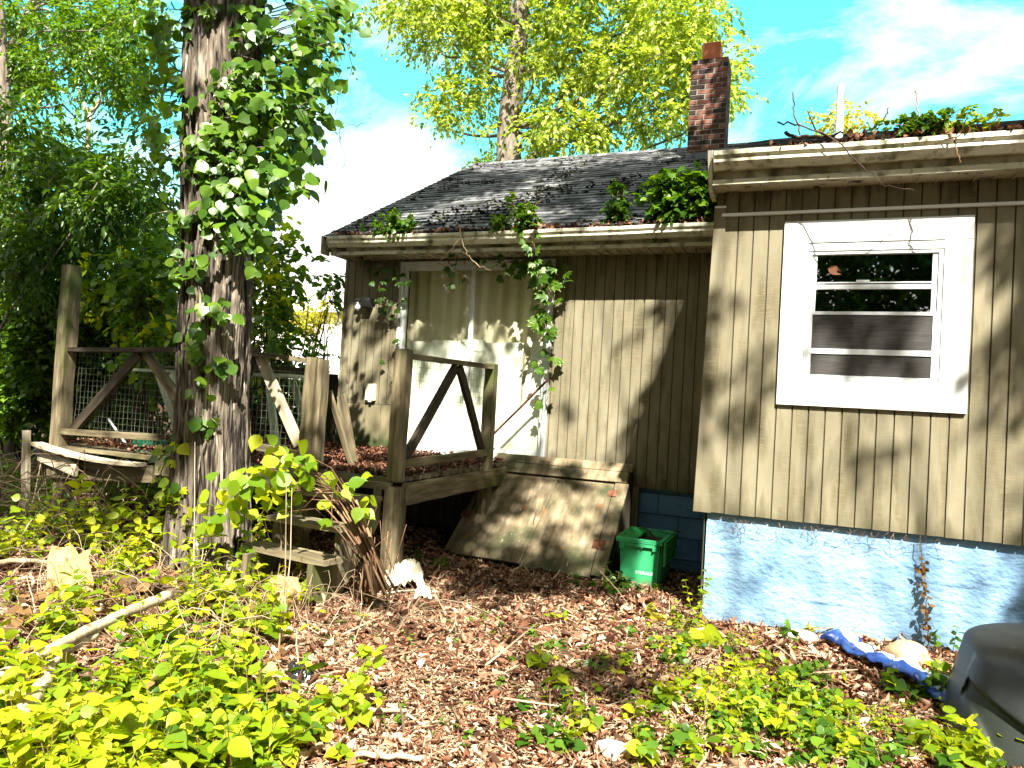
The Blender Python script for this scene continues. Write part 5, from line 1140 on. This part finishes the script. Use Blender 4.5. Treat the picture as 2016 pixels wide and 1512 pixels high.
# countable seedlings standing in the open litter
def proto(name, label, mat, T, size, h, n, group, k=1):
    t = thing(name, label, 'seedling', (0, 0, 0), group or ''); lv = LV(); mb = MB()
    for _ in range(k): seedling(lv, mb, rng.normal()*.02*k, rng.normal()*.02*k, h*random.uniform(.7, 1.2), n, size, T, z=0)
    mb.build('stem', 'cane', t); lv.build('foliage', mat, t); return t
PA = [proto('seedling', 'x', 'leaf_lime', TO, .055, .07, 6, None, 2), proto('seedling', 'x', 'leaf_lime', TO, .06, .10, 6, None, 1)]
PB = [proto('seedling', 'x', 'leaf_mid', TR, .05, .07, 6, None, 3), proto('seedling', 'x', 'leaf_mid', TR, .055, .09, 8, None, 1)]
def scatter(PX, lst, s0=.9, s1=1.5):
    for i, (px, py, lab) in enumerate(lst):
        p = on(px, py, .10); z = float(gz(p[0], p[1])); src = PX[i % len(PX)]; c = src if i < len(PX) else copy_tree(src, (0, 0, 0))
        c.location = (p[0], p[1], z); c.rotation_euler.z = random.uniform(0, 6.28); s = random.uniform(s0, s1); c.scale = (s, s, s); c['label'] = lab; c['group'] = 'seedlings standing in the open leaf litter'
scatter(PA, [(705, 1225, 'lime seedling in the litter just in front of the cream cloth bag'), (700, 1300, 'yellow green seedling above the black plastic bag'), (1090, 1230, 'bright lime seedling alone in the sunny litter before the hatch'),
  (1030, 1325, 'largest lime seedling in the middle of the path'), (1090, 1345, 'lime seedling beside the largest one in the path'), (980, 1430, 'lime seedling near the bottom centre of the path'),
  (690, 1500, 'lime seedling at the bottom edge below the straight sticks'), (1280, 1200, 'yellow seedling below the green crate'), (640, 1420, 'lime seedling below the black plastic bag')])
scatter(PB, [(860, 1120, 'green seedling in the shade at the hatch left foot'), (1050, 1262, 'low dark green seedling in the middle of the litter path'), (1100, 1285, 'green seedling right of the low dark green one on the path'),
  (1190, 1310, 'green seedling at the left fringe of the right weeds'), (1060, 1465, 'broad leafed green seedling at the bottom of the path'), (1105, 1400, 'green seedling midway down the path by the white stone'), (1240, 1250, 'green seedling between the crate and the foundation corner')])
def bigplant(label, px, py, h, n, size, T, mat, k=3, z=None, name='leafy_plant', spread=.06, upn=.6):
    p = on(px, py, .10); t = thing(name, label, 'plant', (p[0], p[1], float(gz(p[0], p[1])))); lv = LV(); mb = MB()
    for _ in range(k): seedling(lv, mb, p[0]+rng.normal()*spread, p[1]+rng.normal()*spread*.6, h*random.uniform(.6, 1.15), n, size, T, .3, upn=upn)
    mb.build('stem', 'cane', t); lv.build('foliage', mat, t); return t
bigplant('plant with big lobed leaves in front of the cellar hatch', 1128, 1160, .17, 5, .13, T3, 'leaf_mid', 2, spread=.03)
bigplant('dark broad leafed plant between the hatch and green crate', 1205, 1150, .22, 6, .12, T3, 'leaf_deep', 2, spread=.04)
bigplant('five leafed plant spreading along the foot of green crate', 1262, 1165, .15, 6, .12, TP, 'leaf_deep', 6, spread=.11)
bigplant('small light green plants at the foot of the hatch corner', 1190, 1170, .10, 6, .06, TR, 'leaf_mid', 5, spread=.07)
bigplant('tall spindly weed at the left edge of the blue foundation', 1362, 1262, .42, 14, .045, TO, 'leaf_lime', 3, spread=.03)
bigplant('large heart shaped leaves beside the foundation corner', 1385, 1280, .10, 4, .16, TR, 'leaf_lime', 2, spread=.05)
bigplant('yellow bushy weed in the litter near the foundation corner', 1285, 1228, .14, 8, .06, TO, 'leaf_yell', 3, spread=.03)
bigplant('upright yellow leafed sprig beside the foundation corner weed', 1335, 1245, .22, 8, .05, TO, 'leaf_lime', 2, spread=.03)
bigplant('dark green plant growing under the deck edge by the post', 820, 1115, .20, 6, .07, TP, 'leaf_deep', 3, spread=.06)
bigplant('green five leafed plant left of the stones at the wall', 1540, 1285, .14, 5, .13, TP, 'leaf_mid', 2, spread=.03)
bigplant('yellow green plant by the wall right of the five leafed one', 1600, 1270, .10, 6, .06, TO, 'leaf_yell', 3, spread=.05)
bigplant('green leafy clump between tarp and grey bin', 1835, 1395, .22, 8, .085, TO, 'leaf_mid', 5, spread=.06)
bigplant('thin leafed sprig rising behind the grey bin by the wall', 1850, 1300, .20, 8, .05, TO, 'leaf_mid', 2, spread=.03)
bigplant('large lime leaves sprouting in front of the grey bin', 1885, 1500, .17, 8, .10, TO, 'leaf_lime', 4, spread=.08)
bigplant('broad lime leafed plant at the bottom left corner', 230, 1490, .26, 8, .13, TO, 'leaf_lime', 4, spread=.12)
bigplant('broad lime leafed plant at bottom centre left', 430, 1480, .24, 8, .12, TO, 'leaf_lime', 4, spread=.12)
bigplant('green stemmed plant by the black plastic bag', 615, 1350, .16, 5, .09, TO, 'leaf_mid', 2, spread=.03)
# arching bush by the steps
sb = thing('arching_bush', 'arching brown stemmed bush with lime leaves beside the deck steps', 'bush', (-2.95, 4.3, .12)); mb = MB(); lv = LV()
base = at(745, 1165, 4.15)
for i in range(26):
    j = rng.normal(size=3)*.035; pts = [base+np.array([rng.normal()*.06, rng.normal()*.05, 0]), at(725, 1080, 4.1)+j, at(690, 1010, 4.05)+j*1.6, at(650, 955, 4.0)+j*2, at(600-i*1.5, 930+i*.8, 3.95)+j*3]
    k = random.choice((3, 4, 5, 5)); mb.tube(pts[:k], [.009, .007, .005, .004, .0025][:k] if i > 3 else [.014, .012, .009, .006, .003][:k], 5)
for i in range(30):
    p = at(random.uniform(690, 780), random.uniform(1080, 1160), 4.15); mb.tube([p, p+np.array([rng.normal()*.06, rng.normal()*.06, random.uniform(.1, .35)])], .0025, 4)
for (px, py, r, k) in ((560, 925, .10, 9), (520, 930, .12, 10), (480, 985, .13, 12), (500, 960, .13, 11), (560, 970, .10, 8), (440, 975, .12, 10), (410, 1010, .12, 9), (680, 970, .09, 5), (705, 960, .08, 4), (720, 1005, .06, 3), (655, 1035, .05, 2), (610, 985, .07, 2), (540, 900, .08, 6), (590, 905, .06, 5), (600, 930, .07, 5)):
    c = at(px, py, 3.9); P = c+rng.normal(size=(k, 3))*r*.8; lv.add(P, unit(rdir(k, -.6)), unit(rdir(k)*.4+np.array([.3, -.6, .7])), rng.uniform(.08, .14, k), TO)
    mb.tube([c+rng.normal(size=3)*.03, (c+at(650, 960, 4.0))/2+np.array([0, 0, .02]), at(655, 965, 4.0)], .0028, 4)
mb.build('stem', 'cane', sb, True); lv.build('foliage', 'leaf_lime', sb)
# fallen branches at left
stick('fallen_log', [on(-40, 1345, .26), on(60, 1300, .29), on(150, 1250, .32), on(250, 1205, .33), on(335, 1172, .34)], .021, .029, 'log', 'long pale barkless log lying across the left foreground', 'log', wob=.0025, n=12)
stick('fallen_log', [on(95, 1310, .24), on(130, 1280, .26), on(190, 1250, .28)], .020, .022, 'log', 'shorter split pale stick lying under the long log', 'log', wob=.004, n=8)
stick('fallen_log', [on(40, 1405, .24), on(70, 1365, .27), on(100, 1325, .29)], .032, .028, 'log', 'stubby thick white log piece at lower left', 'log', wob=.004, n=10)
stick('fallen_log', [on(170, 1135, .2), on(260, 1150, .22), on(340, 1168, .22), on(430, 1195, .2)], .03, .05, 'twig_dark', 'dark rotten log below the old trunk', 'log', wob=.006, n=9)
stick('fallen_log', [on(-20, 1108, .25), on(60, 1104, .25), on(110, 1110, .24)], .02, .014, 'log', 'pale stick at the far left edge under the weeds', 'log', wob=.004, n=8)
stick('dead_branch', [on(680, 1395, .12), on(740, 1400, .13), on(800, 1398, .12)], .012, .009, 'log', 'straight pale stick lying in the path centre left', 'stick', wob=.003)
stick('dead_branch', [on(700, 1485, .12), on(800, 1490, .13), on(830, 1495, .12)], .012, .009, 'log', 'straight pale stick near the bottom edge of the path', 'stick', wob=.003)
stick('dead_branch', [on(1770, 1250, .24), at(1800, 1280, 5.05), on(1850, 1318, .17)], .008, .007, 'log', 'thin pale stake leaning on the wall behind the tan stone', 'stick', wob=.002)
# tangles of dead canes
def tangle(name, label, boxes, mat, r=(.0015, .004), rise=.3, lengths=(.2, .8)):
    mb = MB()
    for (x0, x1, y0, y1, n) in boxes:
        for i in range(n):
            x, y = random.uniform(x0, x1), random.uniform(y0, y1); z = float(gz(x, y)); a = random.uniform(0, 6.28); L_ = random.uniform(*lengths); h = random.uniform(.02, rise); b = random.uniform(-1.2, 1.2); pts = []
            for k in range(7): t = k/6; aa = a+b*t; pts.append((x+math.cos(aa)*L_*t, y+math.sin(aa)*L_*t, z+h*math.sin(math.pi*t*random.uniform(.85, 1.05))+random.uniform(0, .015)))
            mb.tube(pts, random.uniform(*r), 4, False)
    o = mb.build(name, mat); o['kind'] = 'stuff'; tag(o, label, 'vines')
tangle('dead_vines', 'tangled tan dead vines heaped at left below the trunk', [(-4.8, -2.7, 2.6, 4.2, 230), (-6.5, -4.6, 3.4, 4.6, 90), (-3.2, -2.2, 3.4, 4.3, 50)], 'twig', (.001, .0026))
tangle('dead_vines', 'brown wiry dead canes running over the leaf litter', [(-3.6, -1.5, 2.6, 4.2, 200), (-2.2, .6, 2.8, 5.0, 160)], 'cane', (.001, .0025), rise=.05)
tangle('bramble_canes', 'grey looping bramble canes at the far left', [(-8, -5.4, 4.2, 5.2, 90)], 'twig', (.002, .005), .75, (.6, 1.6))
mb = MB()
for (x, y0, y1) in ((548, 950, 1290), (556, 960, 1240), (380, 870, 1180), (540, 1000, 1180), (400, 1040, 1160), (405, 1180, 1330), (1383, 1300, 1450), (590, 1240, 1330)):
    b = on(x, y1, .12); tpt = at(x+random.uniform(-6, 40), y0, b[1]+.05); mb.tube([b, (b+tpt)/2+rng.normal(size=3)*.02, tpt], [.0045, .0035, .002], 4)
o = mb.build('dry_stalks', 'twig'); o['kind'] = 'stuff'; tag(o, 'tall thin pale dry stalks standing in the left foreground', 'stalks')

# ------------------------------------------------------------------ leaf litter and twigs over the ground
lv = LV(); n = 165000; X = rng.uniform(-5.2, 1.6, n); Y = 1.9+rng.beta(1.1, 1.25, n)*5.1; ok = allowed(X, Y); X, Y = X[ok], Y[ok]; n = len(X)
P = np.stack([X, Y, gz(X, Y)+rng.uniform(0, .022, n)], -1); big = rng.random(n) < .03+.12*np.clip((fbm(np.stack([X*1.5, Y*1.5, X*0], -1), 41, 2)-.5)*4, 0, 1)+.15*(X > -.3)*(Y > 4.2); S = np.stack([np.where(big, rng.uniform(.025, .06, n), rng.uniform(.004, .017, n)), np.where(big, rng.uniform(.04, .09, n), rng.uniform(.015, .06, n)), np.where(big, rng.uniform(.05, .14, n), rng.uniform(.03, .10, n))], -1)
lv.add(P, rdir(n, 0, .38), rdir(n, 1.1), S, TL); o = lv.build('leaf_litter', 'litter'); o['kind'] = 'stuff'; tag(o, 'red brown and tan dead leaves covering the ground of the path', 'dead leaves')
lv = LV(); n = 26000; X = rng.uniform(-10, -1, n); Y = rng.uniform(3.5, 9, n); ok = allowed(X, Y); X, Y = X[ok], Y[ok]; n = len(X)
lv.add(np.stack([X, Y, gz(X, Y)+rng.uniform(0, .02, n)], -1), rdir(n, 0, .25), rdir(n, 1.5), rng.uniform(.03, .09, n), TL); o = lv.build('leaf_litter', 'litter_dark'); o['kind'] = 'stuff'; tag(o, 'dark dead leaves under and behind the deck', 'dead leaves')
def straws(n, x0, x1, y0, y1, l0, l1, r0, r1):
    X = rng.uniform(x0, x1, n); Y = rng.uniform(y0, y1, n); ok = allowed(X, Y); X, Y = X[ok], Y[ok]; n = len(X); Ln = rng.uniform(l0, l1, n); D = rdir(n, 0, .10); P = np.stack([X, Y, gz(X, Y)+.012], -1); S = unit(np.cross(D, [0, 0, 1])); r = rng.uniform(r0, r1, n)[:, None]
    mid = P+D*Ln[:, None]*.5+S*Ln[:, None]*rng.normal(size=(n, 1))*.07+np.array([0, 0, .012]); rings = []
    for c, k in ((P, 1), (mid, .9), (P+D*Ln[:, None], .5)): rings += [c+S*r*k, c-S*r*.6*k+np.array([0, 0, .9])*r*k, c-S*r*.6*k-np.array([0, 0, .7])*r*k]
    V = np.stack(rings, 1).reshape(-1, 3); f = []
    for a in (0, 3):
        for j in range(3): j2 = (j+1) % 3; f += [(a+j, a+j2, a+3+j2), (a+j, a+3+j2, a+3+j)]
    F = (np.array(f)[None]+(np.arange(n)*9)[:, None, None]).reshape(-1, 3); return V, F
V, F = straws(17000, -4.5, 1.4, 2.2, 6.0, .04, .16, .0012, .003); V2, F2 = straws(700, -4.6, 1.3, 2.2, 6.2, .12, .42, .003, .008)
o = obj('twig_litter', meshdata('twig_litter', np.concatenate([V, V2]), np.concatenate([F, F2+len(V)])), 'twig'); o['kind'] = 'stuff'; tag(o, 'scattered broken twigs and straws mixed into the ground litter', 'twigs')

# ------------------------------------------------------------------ trees behind the camera: they throw the dappled shade and show in the window
LIT = []   # lit spots; crowns are pruned along sun rays to shape the dapples: (point, radius)
def lit(r, Y, *pp):
    for (x, y) in pp: LIT.append((at(x, y, Y) if Y else on(x, y, .12), r))
lit(.10, NY, (1440, 520), (1475, 500), (1500, 540), (1450, 590), (1430, 650), (1520, 600), (1490, 650), (1420, 720))
lit(.12, NY, (1440, 940), (1560, 920), (1400, 985), (1600, 970), (1480, 970), (1520, 960), (1580, 860))
lit(.13, NY, (1800, 900), (1770, 960), (1740, 1010), (1830, 1010), (1700, 1030)); lit(.12, NY, (1980, 870), (1960, 940), (1930, 1000), (2010, 940))
lit(.19, NY, (1420, 1080), (1500, 1090), (1450, 1160), (1560, 1120), (1540, 1200), (1640, 1140), (1620, 1220)); lit(.12, NY, (1680, 1100), (1660, 1230), (1850, 1230), (1880, 1250), (1830, 1270), (1980, 1130), (1950, 1170), (1920, 1220), (1990, 1220))
lit(.16, NY, (1600, 770), (1700, 780), (1850, 790), (1560, 560), (1570, 700), (1880, 560), (1880, 700), (1650, 460), (1800, 450))
lit(.18, FY, (1180, 640), (1160, 720), (1140, 800), (1120, 870), (1200, 700), (1100, 880)); lit(.12, FY, (1250, 720), (1235, 790), (1215, 860), (1200, 900), (1280, 700), (1150, 590))
lit(.14, FY, (850, 760), (950, 760), (1020, 780), (860, 840), (950, 850), (1030, 860), (830, 700), (900, 700), (1000, 700)); lit(.10, FY, (725, 720), (715, 745), (675, 700), (670, 730), (735, 840), (700, 850), (720, 830))
lit(.22, 7.8, (900, 365), (960, 355), (1000, 370)); lit(.2, 7.2, (1080, 400), (1120, 405), (1040, 410), (860, 385)); lit(.16, 9.5, (1000, 335), (1150, 320), (780, 400))
lit(.11, 6.5, (1100, 990), (1080, 1010), (1130, 985), (1040, 1015), (1120, 1020), (1060, 1060), (1150, 925), (1040, 925), (1090, 960)); lit(.10, 6.3, (950, 1090), (1000, 1060), (1140, 1090))
lit(.30, 0, (1080, 1210), (1180, 1200), (1000, 1230), (1100, 1250), (850, 1250), (780, 1290), (900, 1300), (700, 1330), (800, 1400), (900, 1440), (1000, 1400), (1000, 1480), (800, 1480), (1250, 1210))
lit(.40, 0, (1550, 1300), (1650, 1330), (1450, 1340), (1500, 1420), (1650, 1440), (1350, 1450), (1750, 1440), (1600, 1490), (1250, 1480), (1120, 1460), (1800, 1320), (1850, 1480), (1400, 1280))
lit(.55, 0, (100, 1400), (250, 1400), (400, 1400), (500, 1300), (350, 1300), (200, 1300), (500, 1480), (200, 1500), (50, 1500), (350, 1500), (600, 1450)); lit(.34, 0, (250, 1200), (380, 1230), (120, 1180), (560, 1180), (480, 1220), (650, 1240), (600, 1190), (420, 1150))
lit(.22, 3.9, (480, 960), (540, 930), (440, 1000), (560, 960), (250, 1010), (320, 950), (150, 1060), (60, 1050)); lit(.14, 4.1, (440, 960), (460, 920), (440, 880), (370, 930), (350, 540), (470, 640), (430, 60), (460, 20), (400, 200), (360, 380), (500, 520), (480, 560))
lit(.15, 4.15, (380, 60), (400, 120), (460, 40), (360, 230), (350, 420), (460, 700), (440, 800), (470, 900), (400, 980), (370, 620)); lit(.18, 4.83, (300, 930), (220, 935), (160, 910), (90, 880), (90, 940), (580, 800), (610, 750), (600, 720), (150, 740), (140, 800)); lit(.14, 6.0, (1260, 1090), (1240, 1120), (1280, 1080)); lit(.2, 4.2, (560, 110), (600, 180), (540, 30), (560, 260), (430, 300), (430, 350), (620, 60))
lit(.22, 4.85, (790, 1150), (830, 1165)); lit(.14, 4.4, (600, 1080), (700, 1090), (660, 1030), (650, 980)); lit(.16, 5.3, (720, 910), (800, 900), (680, 900)); lit(.25, 4.0, (1950, 1290), (2010, 1330))
lit(.22, 6.7, (780, 430), (800, 445), (1330, 390), (1290, 380), (1370, 380), (1210, 400), (1035, 420), (1080, 560), (1070, 640), (1060, 500)); lit(.08, 9.45, (1400, 170), (1380, 250))
lit(.35, 7.5, (300, 560), (250, 690), (60, 700), (130, 620), (20, 780), (530, 600), (550, 500), (560, 680), (320, 650)); lit(.4, 8, (60, 330), (200, 360), (120, 450), (250, 400)); lit(.6, 10, (100, 60), (220, 100), (60, 150), (250, 40), (160, 160))
lit(.16, 5.0, (270, 890), (240, 860), (290, 880)); lit(.2, 6.5, (1655, 200), (1655, 240)); lit(.14, FY, (730, 560), (700, 620)); lit(.14, 5.0, (1700, 280), (1560, 300), (1900, 280), (1450, 310), (1800, 250))
LP = np.array([p for p, r in LIT]); LR = np.array([r for p, r in LIT])
PAD = .06
def shaded_ok(Cc):
    d = Cc[None]-LP; al = d@SUN; perp = np.linalg.norm(d-al[:, None]*SUN, axis=1); return not np.any((perp < LR+PAD) & (al > 0))
def shade_tree(label, trunk, rad, n, tx, ty, t0, t1, mat='leaf_mid', thr=.36, rr=(.35, .6), ns=13):
    t = thing('shade_tree', label, 'tree', (trunk[0][0], trunk[0][1], 0)); V, F = trunk_mesh(trunk, rad, 30, 80, .02, 8, 1.2, 5); obj('trunk', meshdata('trunk', V, F, True), 'bark_far', t)
    lv = LV(); mb = MB(); c = 0; tries = 0
    while c < n and tries < n*14:
        tries += 1; T = np.array([random.uniform(*tx), random.uniform(*ty), 1.0]); Cc = T+SUN*random.uniform(t0, t1)
        if vn(np.array([T[0]*1.1, T[1]*1.1, 7.7]), 77) < thr or not shaded_ok(Cc): continue
        r = random.uniform(*rr); d = rdir(ns); O = Cc+d*r*rng.uniform(.1, 1, (ns, 1)); tip = O+d*.2
        keep = np.array([shaded_ok(o) and shaded_ok(o+d_*.12) for o, d_ in zip(O, d)]); O = O[keep]; d = d[keep]
        if len(O): sprigs(lv, O, d*.6+rdir(len(O))*.6, .32, 8, .125, TS, .35)
        if c % 30 == 0: limb(mb, trunk[-2], Cc, .022, .005, .22)
        c += 1
    if mb.V: mb.build('branch', 'bark_far', t, True)
    lv.build('crown', mat, t); return t
shade_tree('big shade tree behind the viewer on the right', [(8.6, -4.2, 0), (8.4, -4.2, 3), (7.6, -4.4, 6), (6.4, -4.6, 9), (5.0, -4.8, 12)], [.3, .26, .22, .16, .06], 1150, (-3.6, 3.4), (2.3, 14), 10.5, 14.5, thr=.28)
shade_tree('big shade tree behind the viewer on the left', [(-5.5, -4.8, 0), (-5.4, -4.8, 4), (-5.2, -5.0, 7), (-4.4, -5.2, 10), (-3.2, -5.4, 13)], [.3, .26, .22, .16, .06], 1250, (-14, -3.0), (2.3, 12.5), 10.5, 14.5, thr=.44)
lv = LV()
for i in range(900):
    a = random.uniform(0, 1); x = -16+34*a; clump(lv, (x, random.uniform(-10, -7.5)-abs(x)*.1, random.uniform(.5, 10)), random.uniform(.7, 1.2), 16, 7, .22, TS, L=.6)
for i in range(420): clump(lv, (random.uniform(-22, 24), random.uniform(-13, -11.5), random.uniform(.5, 13)), random.uniform(1.0, 1.6), 16, 7, .42, TS, L=.9)
o = lv.build('woodland', 'leaf_deep'); o['kind'] = 'stuff'; tag(o, 'green wood behind the viewer reflected in the window panes', 'trees')
